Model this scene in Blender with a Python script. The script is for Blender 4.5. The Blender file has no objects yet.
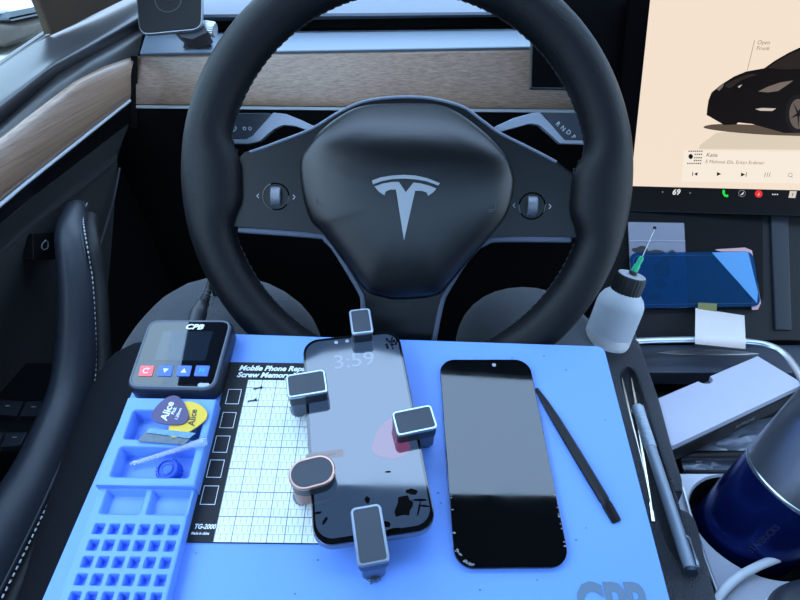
SCREEN_E = .95
ROOF_B, ROOF_F = .33, .54
SKYC = (.52, .73, 1.0, 1); SKYS = 3.0; SKYZ = 7.2
EXPO = 0.0
RX0 = -.425
TUMX, TUMY = .34, .02
import bpy, math, random
from mathutils import Matrix, Vector
random.seed(7)
SC = bpy.context.scene
COL = SC.collection
PI = math.pi
# ------------------------------------------------------------------ camera
PITCH = math.radians(33.0)
FPX = 560.0
CAM = Vector((0, 0, 1.0))
cp, sp_ = math.cos(PITCH), math.sin(PITCH)

def ray(px, py):
    """world direction of a photograph pixel, one unit along the view axis"""
    x = (px - 400.0) / FPX; u = (300.0 - py) / FPX
    return Vector((x, cp + u * sp_, -sp_ + u * cp))

def on_plane(px, py, p0, n):
    d = ray(px, py)
    return CAM + d * ((Vector(p0) - CAM).dot(n) / d.dot(n))

def zp(px, py, z): return on_plane(px, py, (0, 0, z), Vector((0, 0, 1)))
def xp(px, py, x): return on_plane(px, py, (x, 0, 0), Vector((1, 0, 0)))
def yp(px, py, y): return on_plane(px, py, (0, y, 0), Vector((0, 1, 0)))

def frame(o, u, n):
    """4x4 frame: local x = u, local z = n"""
    n = n.normalized(); u = (u - n * u.dot(n)).normalized(); v = n.cross(u)
    m = Matrix.Identity(4)
    for i, a in enumerate((u, v, n)):
        m[0][i], m[1][i], m[2][i] = a
    m.translation = o
    return m

class Plane:
    def __init__(self, m):
        self.m = m; self.inv = m.inverted()
        self.n = (m.to_3x3() @ Vector((0, 0, 1))).normalized(); self.o = m.translation.copy()
    def at(self, px, py, h=0.0):
        w = on_plane(px, py, self.o + self.n * h, self.n)
        l = self.inv @ w
        return (l.x, l.y)
    def poly(self, pts, h=0.0): return [self.at(x, y, h) for x, y in pts]

ID = Matrix.Identity(4)
# ------------------------------------------------------------------ mesh building
class MB:
    def __init__(self, m=ID): self.v = []; self.f = []; self.m = m
    def add(self, verts, faces, m=None):
        mm = self.m if m is None else self.m @ m
        b = len(self.v)
        self.v += [mm @ Vector(p) for p in verts]
        self.f += [tuple(b + i for i in f) for f in faces]
        return self
    def loft(self, rings, closed=True, caps=(True, True), m=None):
        n = len(rings[0]); vs = [p for r in rings for p in r]; fs = []
        for k in range(len(rings) - 1):
            a, b = k * n, (k + 1) * n
            for i in range(n if closed else n - 1):
                j = (i + 1) % n
                fs.append((a + i, a + j, b + j, b + i))
        if closed and caps[0]: fs.append(tuple(range(n - 1, -1, -1)))
        if closed and caps[1]: fs.append(tuple(range((len(rings) - 1) * n, len(rings) * n)))
        return self.add(vs, fs, m)
    def prism(self, poly, prof, m=None):
        """outline poly (ccw xy), prof = list of (inset, z)"""
        return self.loft([[(x, y, z) for x, y in inset(poly, d)] for d, z in prof], True, (True, True), m)
    def slab(self, poly, z0, z1, b=0.0, m=None):
        if area(poly) < 0: poly = poly[::-1]
        if b <= 0: return self.prism(poly, [(0, z0), (0, z1)], m)
        return self.prism(poly, [(b * .7, z0), (0, z0 + b * .7), (0, z1 - b), (b * .3, z1 - b * .3), (b, z1)], m)
    def box(self, cx, cy, z0, sx, sy, sz, r=0.0, b=0.0, m=None):
        return self.slab(rrect(cx, cy, sx, sy, r), z0, z0 + sz, b, m)
    def lathe(self, prof, seg=32, m=None, caps=(True, True)):
        return self.loft([[(r * math.cos(2 * PI * i / seg), r * math.sin(2 * PI * i / seg), z) for i in range(seg)] for r, z in prof], True, caps, m)
    def tube(self, path, rad, seg=12, m=None, up=(0, 0, 1), caps=(True, True)):
        path = [Vector(p) for p in path]; rings = []; n = len(path)
        for i, p in enumerate(path):
            t = (path[min(i + 1, n - 1)] - path[max(i - 1, 0)]).normalized()
            a = Vector(up).cross(t)
            if a.length < 1e-4: a = Vector((1, 0, 0)).cross(t)
            a.normalize(); b = t.cross(a)
            r = rad[i] if isinstance(rad, list) else rad
            ra, rb = r if isinstance(r, (list, tuple)) else (r, r)
            rings.append([p + a * ra * math.cos(2 * PI * k / seg) + b * rb * math.sin(2 * PI * k / seg) for k in range(seg)])
        return self.loft(rings, True, caps, m)
    def text(self, s, x, y, z, size, ang=0.0, align='CENTER', depth=.00015, shear=0.0, bold=0.0, xs=1.0, m=None):
        c = bpy.data.curves.new('t', 'FONT'); c.body = s; c.size = size; c.align_x = align; c.align_y = 'CENTER'
        c.extrude = depth; c.offset = bold; c.shear = shear; c.resolution_u = 3
        o = bpy.data.objects.new('t', c); COL.objects.link(o)
        bpy.context.view_layer.update()
        me = bpy.data.meshes.new_from_object(o.evaluated_get(bpy.context.evaluated_depsgraph_get()))
        t = Matrix.Translation((x, y, z)) @ Matrix.Rotation(ang, 4, 'Z') @ Matrix.Diagonal((xs, 1, 1, 1))
        if m is not None: t = m @ t
        self.add([v.co for v in me.vertices], [tuple(p.vertices) for p in me.polygons], t)
        bpy.data.objects.remove(o); bpy.data.meshes.remove(me); bpy.data.curves.remove(c)
        return self
    def build(self, name, mat, parent=None, angle=40, local=None):
        """one mesh object; under parent (its own root's axes) or top-level with its origin at its base"""
        if parent is None:
            if local is None:
                xs = [p.x for p in self.v]; ys = [p.y for p in self.v]; zs = [p.z for p in self.v]
                local = Matrix.Translation(((min(xs) + max(xs)) / 2, (min(ys) + max(ys)) / 2, min(zs)))
            base = local
        else: base = ROOTM[parent.name]
        inv = base.inverted()
        me = bpy.data.meshes.new(name)
        me.from_pydata([inv @ p for p in self.v], [], self.f); me.update()
        for p in me.polygons: p.use_smooth = True
        me.set_sharp_from_angle(angle=math.radians(angle))
        me.materials.append(mat)
        o = bpy.data.objects.new(name, me); COL.objects.link(o)
        wnm = o.modifiers.new('weighted', 'WEIGHTED_NORMAL'); wnm.keep_sharp = True; wnm.weight = 80
        if parent is None: o.matrix_world = base
        else: o.parent = parent
        ROOTM[o.name] = base
        return o
ROOTM = {}

def area(p): return sum(p[i][0] * p[(i + 1) % len(p)][1] - p[(i + 1) % len(p)][0] * p[i][1] for i in range(len(p))) / 2
def inset(poly, d):
    if d == 0: return list(poly)
    n = len(poly); out = []
    for i in range(n):
        a, b, c = poly[i - 1], poly[i], poly[(i + 1) % n]
        e1 = (b[0] - a[0], b[1] - a[1]); e2 = (c[0] - b[0], c[1] - b[1])
        l1 = math.hypot(*e1) or 1e-9; l2 = math.hypot(*e2) or 1e-9
        n1 = (-e1[1] / l1, e1[0] / l1); n2 = (-e2[1] / l2, e2[0] / l2)
        s = (n1[0] + n2[0], n1[1] + n2[1]); q = s[0] * s[0] + s[1] * s[1]
        k = min(2.0 / q, 1.6) if q > 1e-6 else 0
        out.append((b[0] + s[0] * k * d, b[1] + s[1] * k * d))
    return out
def rrect(cx, cy, sx, sy, r=0.0, k=6, ang=0.0):
    r = min(r, sx / 2 - 1e-6, sy / 2 - 1e-6)
    if r <= 0: p = [(-sx / 2, -sy / 2), (sx / 2, -sy / 2), (sx / 2, sy / 2), (-sx / 2, sy / 2)]
    else:
        p = []
        for q, (ax, ay) in enumerate(((1, 1), (-1, 1), (-1, -1), (1, -1))):
            for i in range(k + 1):
                t = (q + i / k) * PI / 2
                p.append((ax * (sx / 2 - r) + r * math.cos(t), ay * (sy / 2 - r) + r * math.sin(t)))
    c, s = math.cos(ang), math.sin(ang)
    return [(cx + x * c - y * s, cy + x * s + y * c) for x, y in p]
def rounded(poly, r, k=5):
    """round the corners of a polygon; r = radius or list"""
    if area(poly) < 0:
        poly = poly[::-1]
        if isinstance(r, (list, tuple)): r = list(r)[::-1]
    n = len(poly); out = []
    for i in range(n):
        a, b, c = Vector(poly[i - 1]), Vector(poly[i]), Vector(poly[(i + 1) % n])
        rr = r[i] if isinstance(r, (list, tuple)) else r
        d1 = a - b; d2 = c - b
        th = d1.angle(d2); t = min(rr / max(math.tan(th / 2), 1e-3), d1.length * .48, d2.length * .48)
        p, q = b + d1.normalized() * t, b + d2.normalized() * t
        for j in range(k + 1):
            s = j / k
            out.append(tuple(p * (1 - s) ** 2 + b * 2 * s * (1 - s) + q * s * s))
    return out
def smooth(pts, n=6, closed=False):
    """Catmull-Rom through points (tuples of any size)"""
    P = [Vector(p) for p in pts]; m = len(P); out = []
    for i in range(m if closed else m - 1):
        if closed: a, b, c, d = P[i - 1], P[i], P[(i + 1) % m], P[(i + 2) % m]
        else: a, b, c, d = P[max(i - 1, 0)], P[i], P[i + 1], P[min(i + 2, m - 1)]
        for j in range(n):
            t = j / n
            out.append(tuple(.5 * ((2 * b) + (c - a) * t + (2 * a - 5 * b + 4 * c - d) * t * t + (3 * b - a - 3 * c + d) * t ** 3)))
    if not closed: out.append(tuple(P[-1]))
    return out
def resample(pts, n):
    P = [Vector(p) for p in pts]; L = [0]
    for i in range(1, len(P)): L.append(L[-1] + (P[i] - P[i - 1]).length)
    out = []; k = 0
    for i in range(n):
        s = L[-1] * i / (n - 1)
        while k < len(P) - 2 and L[k + 1] < s: k += 1
        t = (s - L[k]) / max(L[k + 1] - L[k], 1e-9)
        out.append(P[k].lerp(P[k + 1], t))
    return out

# ------------------------------------------------------------------ objects
def tag(o, label=None, cat=None, group=None, kind=None):
    if label: o['label'] = label
    if cat: o['category'] = cat
    if group: o['group'] = group
    if kind: o['kind'] = kind
    return o
def thing(name, label, cat, m, group=None):
    o = bpy.data.objects.new(name, None); COL.objects.link(o); o.empty_display_size = .02
    o.matrix_world = m; ROOTM[o.name] = m.copy()
    return tag(o, label, cat, group)

# ------------------------------------------------------------------ materials
def lin(c):
    return tuple((x / 255 / 12.92) if x / 255 <= .04045 else ((x / 255 + .055) / 1.055) ** 2.4 for x in c) + (1,)
MATS = {}
def mat(name, rgb, rough=.5, metal=0.0, spec=.5, bump=0, bscale=400, coat=0, emit=None, estr=0, trans=0, ior=1.45, alpha=1, var=0, vscale=30, sheen=0, rvar=0, sss=0):
    if name in MATS: return MATS[name]
    m = bpy.data.materials.new(name); m.use_nodes = True; nt = m.node_tree; b = nt.nodes['Principled BSDF']
    I = b.inputs
    I['Base Color'].default_value = lin(rgb); I['Roughness'].default_value = rough; I['Metallic'].default_value = metal
    I['Specular IOR Level'].default_value = spec; I['IOR'].default_value = ior
    I['Coat Weight'].default_value = coat; I['Coat Roughness'].default_value = .05
    I['Transmission Weight'].default_value = trans; I['Alpha'].default_value = alpha
    I['Sheen Weight'].default_value = sheen
    if sss: I['Subsurface Weight'].default_value = sss; I['Subsurface Radius'].default_value = (.01, .01, .012)
    if emit: I['Emission Color'].default_value = lin(emit); I['Emission Strength'].default_value = estr
    tc = None
    def noise(scale, detail=3):
        nonlocal tc
        if tc is None: tc = nt.nodes.new('ShaderNodeTexCoord')
        n = nt.nodes.new('ShaderNodeTexNoise'); n.inputs['Scale'].default_value = scale; n.inputs['Detail'].default_value = detail
        nt.links.new(tc.outputs['Object'], n.inputs['Vector']); return n
    if bump:
        n = noise(bscale); bp = nt.nodes.new('ShaderNodeBump'); bp.inputs['Strength'].default_value = min(bump, 1); bp.inputs['Distance'].default_value = .001 * max(1, bump)
        nt.links.new(n.outputs['Fac'], bp.inputs['Height']); nt.links.new(bp.outputs['Normal'], I['Normal'])
    if var:
        n = noise(vscale, 5); r = nt.nodes.new('ShaderNodeMix'); r.data_type = 'RGBA'; r.blend_type = 'MIX'
        a = lin(rgb); r.inputs['A'].default_value = tuple(x * (1 - var) for x in a[:3]) + (1,)
        r.inputs['B'].default_value = tuple(min(1, x * (1 + var)) for x in a[:3]) + (1,)
        nt.links.new(n.outputs['Fac'], r.inputs['Factor']); nt.links.new(r.outputs['Result'], I['Base Color'])
    if rvar:
        n = noise(vscale, 6); r = nt.nodes.new('ShaderNodeMapRange'); r.inputs['From Min'].default_value = .35; r.inputs['From Max'].default_value = .7
        r.inputs['To Min'].default_value = rough; r.inputs['To Max'].default_value = rough + rvar
        nt.links.new(n.outputs['Fac'], r.inputs['Value']); nt.links.new(r.outputs['Result'], I['Roughness'])
    MATS[name] = m
    return m
def wood(name, axis):
    m = mat(name, (120, 88, 70), .36, spec=1.0); nt = m.node_tree; b = nt.nodes['Principled BSDF']
    tc = nt.nodes.new('ShaderNodeTexCoord'); mp = nt.nodes.new('ShaderNodeMapping')
    s = [340, 340, 340]; s[axis] = 2.5; mp.inputs['Scale'].default_value = s
    n = nt.nodes.new('ShaderNodeTexNoise'); n.inputs['Scale'].default_value = 1.6; n.inputs['Detail'].default_value = 6; n.inputs['Roughness'].default_value = .65
    r = nt.nodes.new('ShaderNodeValToRGB')
    r.color_ramp.elements[0].position = .3; r.color_ramp.elements[0].color = lin((112, 86, 70))
    r.color_ramp.elements[1].position = .7; r.color_ramp.elements[1].color = lin((168, 136, 114))
    nt.links.new(tc.outputs['Object'], mp.inputs['Vector']); nt.links.new(mp.outputs['Vector'], n.inputs['Vector'])
    nt.links.new(n.outputs['Fac'], r.inputs['Fac']); nt.links.new(r.outputs['Color'], b.inputs['Base Color'])
    bp = nt.nodes.new('ShaderNodeBump'); bp.inputs['Strength'].default_value = .12; bp.inputs['Distance'].default_value = .0006
    nt.links.new(n.outputs['Fac'], bp.inputs['Height']); nt.links.new(bp.outputs['Normal'], b.inputs['Normal'])
    return m
def clear(name, tint, fac=.08, rough=.02, body=0, bodyrgb=(255, 255, 255)):
    """thin clear sheet: mostly transparent, a little gloss (and some milky body)"""
    if name in MATS: return MATS[name]
    m = bpy.data.materials.new(name); m.use_nodes = True; nt = m.node_tree
    out = nt.nodes['Material Output']; nt.nodes.remove(nt.nodes['Principled BSDF'])
    t = nt.nodes.new('ShaderNodeBsdfTransparent'); t.inputs['Color'].default_value = lin(tint)
    g = nt.nodes.new('ShaderNodeBsdfGlossy'); g.inputs['Roughness'].default_value = rough
    fr = nt.nodes.new('ShaderNodeFresnel'); fr.inputs['IOR'].default_value = 1.45
    mx = nt.nodes.new('ShaderNodeMixShader')
    mul = nt.nodes.new('ShaderNodeMath'); mul.operation = 'MULTIPLY'; mul.inputs[1].default_value = fac * 12
    mul.use_clamp = True
    nt.links.new(fr.outputs['Fac'], mul.inputs[0]); nt.links.new(mul.outputs[0], mx.inputs['Fac'])
    if body:
        d = nt.nodes.new('ShaderNodeBsdfDiffuse'); d.inputs['Color'].default_value = lin(bodyrgb)
        m2 = nt.nodes.new('ShaderNodeMixShader'); m2.inputs['Fac'].default_value = body
        nt.links.new(t.outputs[0], m2.inputs[1]); nt.links.new(d.outputs[0], m2.inputs[2]); nt.links.new(m2.outputs[0], mx.inputs[1])
    else: nt.links.new(t.outputs[0], mx.inputs[1])
    nt.links.new(g.outputs[0], mx.inputs[2]); nt.links.new(mx.outputs[0], out.inputs['Surface'])
    MATS[name] = m
    return m

LEATHER = mat('black_leather', (11, 13, 17), .45, spec=.3, bump=.35, bscale=900)
HUBM = mat('hub_plastic', (9, 11, 15), .30, spec=.65, bump=.12, bscale=1500)
PLATE = mat('spoke_plastic', (9, 11, 15), .36, spec=.4)
SATIN = mat('satin_grey', (120, 126, 138), .38, metal=.5)
SILVER = mat('silver_metal', (190, 196, 204), .28, metal=1)
DARKP = mat('dark_plastic', (20, 21, 24), .5, spec=.4)
BLACK = mat('deep_black', (9, 9, 11), .7, spec=.2)
GLOSSB = mat('gloss_black', (6, 6, 8), .06, spec=.5)
WHITEP = mat('white_print', (225, 230, 238), .6, emit=None)
GREYP = mat('grey_print', (70, 76, 86), .6)
# ================================================================== STEERING WHEEL
TILT = math.radians(22.0)
wn = Vector((0, -math.cos(TILT), math.sin(TILT)))
wc = CAM + ray(407, 187) * .482
WH = Plane(frame(wc, Vector((math.cos(math.radians(2)), 0, -math.sin(math.radians(2)))), wn))
W = WH.m
wheel = thing('steering_wheel', 'black leather steering wheel with silver T-shaped emblem on its hub', 'steering wheel', W)
mb = MB(W); rings = []; NR = 128
R0 = .1932
def rim_th(a):
    """half thickness of the rim; the leather flares inward where the spokes join"""
    out = .0190
    for c in (-.01, PI + .01):
        d = (a - c + PI) % (2 * PI) - PI
        out += .0072 * math.exp(-(d / .19) ** 4)
    return out
for i in range(NR):
    a = 2 * PI * i / NR
    th = rim_th(a); dep = .0185
    rc = R0 - th
    ca, sa = math.cos(a), math.sin(a)
    ring = []
    for k in range(20):
        b = 2 * PI * k / 20
        rr = rc + th * math.cos(b); ring.append((rr * ca, rr * sa, dep * math.sin(b)))
    rings.append(ring)
rings.append(rings[0])
mb.loft(rings, True, (False, False))
rim = mb.build('rim', LEATHER, wheel, 60)
mb = MB(W)
for i in range(150):
    a = 2 * PI * i / 150
    rr = R0 - 2 * rim_th(a) - .0002
    t = Matrix.Rotation(a, 4, 'Z') @ Matrix.Translation((rr, 0, -.002))
    mb.tube([(0, -.002, 0), (0.0003, 0, 0), (0, .002, .0012)], .0008, 5, t)
mb.build('stitching', mat('dark_thread', (38, 40, 44), .8), rim)
plate_px = [(244, 152), (257, 149), (279, 141), (312, 128), (342, 110), (372, 99), (420, 96.5), (460, 105), (481, 119), (499, 132), (529, 147), (556, 161),
            (582, 180), (586, 205), (583, 239), (500, 238), (487, 240), (470, 252), (445, 290), (434, 345), (362, 345), (363, 303), (360, 290), (331, 246), (320, 235), (226, 227), (224, 199), (228, 170)]
pp = rounded(WH.poly(plate_px), .004, 3)
mb = MB(W); mb.slab(pp, -.022, .001, .002)
mb.build('spoke_frame', PLATE, wheel)
# lighter upper edge band of the frame and the grey lower trims
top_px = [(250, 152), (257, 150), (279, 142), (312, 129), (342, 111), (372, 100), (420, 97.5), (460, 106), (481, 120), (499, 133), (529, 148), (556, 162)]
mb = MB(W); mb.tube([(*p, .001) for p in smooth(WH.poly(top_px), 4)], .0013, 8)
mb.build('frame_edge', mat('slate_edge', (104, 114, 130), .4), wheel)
for pts in ([(239, 230), (318, 236), (326, 240), (336, 251), (359, 289), (363, 301), (363, 318)], [(570, 240), (500, 239.5), (485, 243), (470, 254), (447, 290), (441, 305), (434, 340)]):
    mb = MB(W); path = [(*p, .0015) for p in smooth(WH.poly(pts), 5)]
    mb.tube(path, (.0024, .0018), 8, up=(0, 0, 1))
    mb.build('lower_trim', mat('slate_trim', (72, 80, 98), .4, spec=.5), wheel)
# airbag cover
cov_px = [(301.5, 163), (309, 147), (321, 132), (339, 117), (360, 106), (390, 102), (430, 102), (454, 110), (475, 125), (493, 142), (505, 158), (512, 177), (511, 195), (505, 214), (490, 235), (466, 262), (445, 287), (432, 295), (400, 298), (384, 296), (366, 289), (348, 265), (324, 233), (312, 220), (304, 195)]
cov = smooth(WH.poly(cov_px, .006), 4, True)
if area(cov) < 0: cov = cov[::-1]
prof = [(0, -.004), (0, .004)]
cx = sum(p[0] for p in cov) / len(cov); cy = sum(p[1] for p in cov) / len(cov)
V0 = WH.at(405, 160, .02)[1]; VT = max(p[1] for p in cov)
def crown(v, z):
    t = min(1, max(0, (v - V0) / (VT - V0)))
    return (z + .009) * (1 - .82 * t * t)
mb = MB(W); rings = [[(x, y, -.004) for x, y in cov]]
for s, z in ((1, .005), (.985, .008), (.95, .0105), (.88, .013), (.82, .0146), (.75, .0158), (.65, .0172), (.55, .0182), (.43, .019), (.3, .0196), (.08, .02)):
    rings.append([(cx + (x - cx) * s, cy + (y - cy) * s, crown(cy + (y - cy) * s, z)) for x, y in cov])
mb.loft(rings); cover = mb.build('airbag_cover', HUBM, wheel, 50)
# emblem
def cover_z(x, y):
    """height of the domed cover along the ray from its centre"""
    dx, dy = x - cx, y - cy; r = math.hypot(dx, dy)
    best = 1.0
    for q in cov:
        qx, qy = q[0] - cx, q[1] - cy; l = math.hypot(qx, qy)
        if l > 0 and r > 0 and (qx * dx + qy * dy) / (l * r) > .995: best = r / l; break
    tab = [(0, .0201), (.08, .02), (.3, .0196), (.55, .0182), (.75, .0158), (.88, .013), (.95, .0105), (1, .007)]
    for (a, za), (b, zb) in zip(tab, tab[1:]):
        if best <= b: return za + (zb - za) * (best - a) / (b - a) + .009
    return .006
EH = .0286
arc = [(372, 180.5), (381, 177.3), (392, 175.5), (404, 174.8), (416, 175.6), (427, 178), (439.8, 183), (438.3, 185.6), (426, 181.3), (415, 179.5), (404, 178.8), (392, 179.3), (382, 181.2), (373, 184.6)]
body = [(374.5, 186.5), (383, 183.4), (392, 182), (398.8, 181.8), (405.8, 192), (413.3, 182.6), (420, 183.2), (429, 185.5), (436.5, 188.6), (433, 192.6), (428, 196), (426.5, 192.5), (422, 191), (415.2, 190.8), (404, 240.3), (396, 189.8), (390, 189.8), (386, 191.5), (384.5, 195.5), (379, 191.8)]
mb = MB(W)
for pl in (arc, body): mb.slab(WH.poly(pl, EH), EH - .003, EH + .0012, .0004)
mb.build('emblem', mat('emblem_silver', (150, 154, 160), .36, metal=.35), wheel)
# roller controls
for px, py in ((276, 196.5), (532, 206)):
    x, y = WH.at(px, py, .001)
    mb = MB(W); t = Matrix.Translation((x, y, 0))
    mb.lathe([(.0118, .0), (.0118, .0014), (.0108, .0016), (.0104, .0008), (.0104, -.004)], 32, t, (False, True))
    ring = mb.build('roller_surround', GLOSSB, wheel)
    mb = MB(W); wd = .0088
    mb.loft([[(xx, .0098 * math.cos(a) * k, -.004 + .0095 * max(0, math.sin(a)) * k) for a in [PI * q / 14 for q in range(15)]] for xx, k in ((-wd / 2, .93), (-wd / 2 + .0006, 1), (wd / 2 - .0006, 1), (wd / 2, .93))], True, (True, True), t)
    mb.build('roller', mat('roller_grey', (120, 124, 132), .38, metal=.6, bump=.3, bscale=2500), ring)
    for s in (-1, 1):
        mb = MB(W); ox = x + s * .0156
        mb.tube([(ox - s * .0009, y + .0018, .0012), (ox + s * .0009, y, .0012), (ox - s * .0009, y - .0018, .0012)], .0003, 5)
        mb.build('arrow_mark', WHITEP, wheel)
for px, py in ((323, 202), (488, 208)):
    x, y = WH.at(px, py, .018)
    z = cover_z(x, y) + .0004
    mb = MB(W); s = 1 if px < 400 else -1
    mb.tube([(x - s * .005, y + .003, z), (x - s * .005, y - .001, z), (x + s * .003, y - .0012, z), (x + s * .005, y + .0015, z)], .00028, 5)
    mb.tube([(x - s * .003, y - .0024, z), (x + s * .002, y - .0024, z)], .00028, 5)
    mb.build('horn_mark', GREYP, wheel)
x, y = WH.at(400, 305, .002)
mb = MB(W).text('AIRBAG', x, y, .0012, .0052, depth=.0001); mb.build('lettering', mat('faint_print', (46, 48, 54), .6), wheel)
# steering column behind the wheel
mb = MB(W)
mb.prism(rrect(0, -.01, .12, .10, .03), [(0, -.30), (0, -.05), (.012, -.03)])
tag(mb.build('steering_column', DARKP), 'dark plastic steering column shroud behind the steering wheel hub', 'steering column')

# stalks (on the column, 5 cm behind the wheel plane)
def stalk(label, paddle, arm, letters):
    h = -.035
    t = thing('control_stalk', label, 'control stalk', W @ Matrix.Translation((*WH.at(*arm[0], h), h)))
    mb = MB(W); mb.slab(rounded(WH.poly(arm, h + .006), .0025, 4), h - .002, h + .006, .0008); mb.build('lever_arm', mat('stalk_silver', (168, 178, 196), .4, metal=.2), t)
    mb = MB(W); mb.slab(rounded(WH.poly(paddle, h + .006), .002, 3), h - .004, h + .0055, .0006); pd = mb.build('paddle', mat('stalk_grey', (62, 68, 80), .45), t)
    mb = MB(W)
    for s, px, py, a in letters:
        x, y = WH.at(px, py, h + .0058)
        if s == 'wiper':
            for r in (.0028,):
                mb.tube([(x + r * math.cos(q * PI / 8), y + r * math.sin(q * PI / 8), h + .0058) for q in range(17)], .00035, 5)
            for q in range(3):
                c, sn = math.cos(q * PI / 3), math.sin(q * PI / 3)
                mb.tube([(x - .0022 * c, y - .0022 * sn, h + .0058), (x + .0022 * c, y + .0022 * sn, h + .0058)], .0003, 5)
        elif s == 'o':
            mb.tube([(x + .0013 * math.cos(q * PI / 6), y + .0013 * math.sin(q * PI / 6), h + .0058) for q in range(13)], .0003, 5)
        else: mb.text(s, x, y, h + .0058, .0055, a, depth=.0001)
    mb.build('lettering', WHITEP, pd)
    return t
stalk('left control stalk with wiper symbols, behind the wheel', [(215, 113), (273, 113), (251, 138), (215, 140)],
      [(316, 127), (301, 120), (286, 114), (273, 112.5), (252, 136), (246, 139), (215, 139.5), (215, 143.5), (248, 144), (260, 141), (274, 129), (283, 125), (295, 126), (312, 132)],
      [('wiper', 233, 128, 0), ('o', 244.5, 128.5, 0), ('o', 250, 128.5, 0)])
stalk('gear selector stalk lettered R N D P behind the right rim', [(541, 112.5), (600, 113.5), (600, 140), (566, 140)],
      [(494, 127), (514, 118), (532, 113), (540, 112), (551, 124), (565, 140), (600, 140.5), (600, 144.5), (560, 143.5), (551, 135), (539, 125), (530, 123.5), (499, 132)],
      [('R', 558, 124, -.75), ('N', 563, 128.5, -.75), ('D', 568.5, 132.5, -.75), ('P', 573.5, 137, -.75)])

# ================================================================== DASHBOARD
DYAW = math.tan(math.radians(8))
DN = Vector((DYAW, 1, 0)).normalized()
def dp(px, py, off): return on_plane(px, py, (-.40, .87 + off, 0), DN)
dash = thing('dashboard', 'full-width dashboard with wood trim, vent slit and pale ledge', 'dashboard', Matrix.Translation((.2, .9, .7)))
def dstrip(name, m, rows, parent, sub=1, ext=.9, left=None):
    mb = MB(); L = []; Rr = []
    for ly, ry, off, *lx in rows:
        x0 = lx[0] if lx else 140
        a = dp(x0, ly, off); b = dp(600, ry, off)
        L.append(a); Rr.append(b + (b - a).normalized() * ext)
    n = 24
    mb.loft([[L[i].lerp(Rr[i], k / n) for i in range(len(rows))] for k in range(n + 1)], False)
    return mb.build(name, m, parent, 30)
LEDGE = mat('ledge_plastic', (116, 128, 143), .42, spec=.5, bump=.08, bscale=1200)
WOODX = wood('walnut_along_dash', 0); WOODY = wood('walnut_along_door', 1)
dstrip('wood_trim', WOODX, [(105, 110.5, .006, 136), (104, 109, -.004, 136), (98, 102, -.005, 136), (80, 79, .000, 136), (59, 51, .007, 137), (57, 49, .009, 137), (56, 48, .012, 137)], dash)
dstrip('gap_line', BLACK, [(56, 48, .011, 138), (53.5, 46, .011, 138)], dash)
dstrip('ledge', LEDGE, [(57, 50, .013, 140), (54, 46, .008, 140), (53, 45, .009, 140), (34, 29, .072, 146), (33, 28, .08, 146)], dash)
dstrip('vent_slit', BLACK, [(33.5, 29, .07, 146), (30, 26, .15, 146), (20, 13, .15, 146), (16, 11, .09, 146)], dash)
dstrip('top_pad', mat('dash_top', (90, 98, 112), .55, bump=.15, bscale=900), [(22, 15.5, .09, 146), (18, 13.5, .078, 146), (15, 11, .08, 146), (11, 7, .12, 146), (-2, -6, .45, 150), (-8, -12, .9, 160)], dash)
TRIMS = mat('trim_satin', (204, 210, 218), .34, metal=.3)
dstrip('metal_strip', TRIMS, [(105, 110, -.002, 136), (108, 113, -.002, 136), (108.5, 113.5, .004, 136)], dash)
dstrip('lower_panel', BLACK, [(108, 113, .002, 128), (128, 133, .01, 126), (160, 165, .06, 118), (230, 225, .10, 100), (420, 330, .22, 80)], dash)
mb = MB()
a = [dp(131, y, o) for y, o in ((52, .08), (56, .0), (106, -.002), (128, .004), (128, .06))]; b = [dp(137.5, y, o) for y, o in ((52, .08), (56, .0), (106, -.002), (128, .004), (128, .06))]
mb.loft([[p for p in a], [p for p in b]], False); mb.build('end_cap', BLACK, dash)

# ================================================================== DOOR
door = thing('car_door', 'driver door with walnut trim, grey top pad and dark lower panel', 'car door', Matrix.Translation((-.45, .5, .2)))
def dline(X, *pts):
    w = [xp(px, py, X) for px, py in pts]
    d = (w[0] - w[1]).normalized()
    return resample([w[0] + d * .5, w[0] + d * .2] + w, 40)
def across(lines, sub):
    out = []
    for j in range(len(lines[0])):
        out.append(smooth([l[j] for l in lines], sub))
    return out
L0 = dline(-.475, (0, 61), (20, 47.5), (43, 32)); L1 = dline(-.462, (0, 66.5), (20, 53), (46, 36.5), (60, 29))
L1b = dline(-.455, (0, 69), (20, 56), (46, 37.5), (95, 16), (150, -12))
L2 = dline(-.425, (0, 92), (50, 58), (90, 36), (150, 2))
L2b = dline(-.412, (0, 108), (50, 68), (90, 46), (148, 14))
L3 = dline(-.418, (0, 124), (60, 72), (90, 56), (144, 27))
L3b = dline(-.404, (0, 130), (50, 88), (90, 62), (142, 38))
L4 = dline(-.398, (0, 138), (36, 110), (75, 81), (105, 66), (125, 59), (138, 56))
L5 = dline(-.384, (0, 203), (27, 181), (130, 100))
PAD = mat('door_top_pad', (46, 46, 50), .38, spec=.9, bump=.12, bscale=1100)
mb = MB(); mb.loft(across([L1, L1b, L2, L2b, L3], 5), False); mb.build('top_pad', PAD, door, 60)
mb = MB(); mb.loft(across([L3, L3b, L4], 4), False); mb.build('pad_lower', mat('door_pad_lower', (50, 48, 49), .42, spec=.5, bump=.12, bscale=1100), door, 60)
L4b = dline(-.386, (0, 142), (36, 114), (75, 85), (105, 70), (125, 63), (134, 61)); L4c = dline(-.379, (0, 172), (30, 148), (75, 113), (131, 74))
L5b = dline(-.379, (0, 195), (27, 174), (131, 92))
mb = MB(); mb.loft(across([L4, L4b, L4c, L5b, L5], 4), False); mb.build('wood_trim', WOODY, door, 60)
L6 = dline(-.382, (0, 206), (27, 183.5), (130, 101.5))
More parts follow.
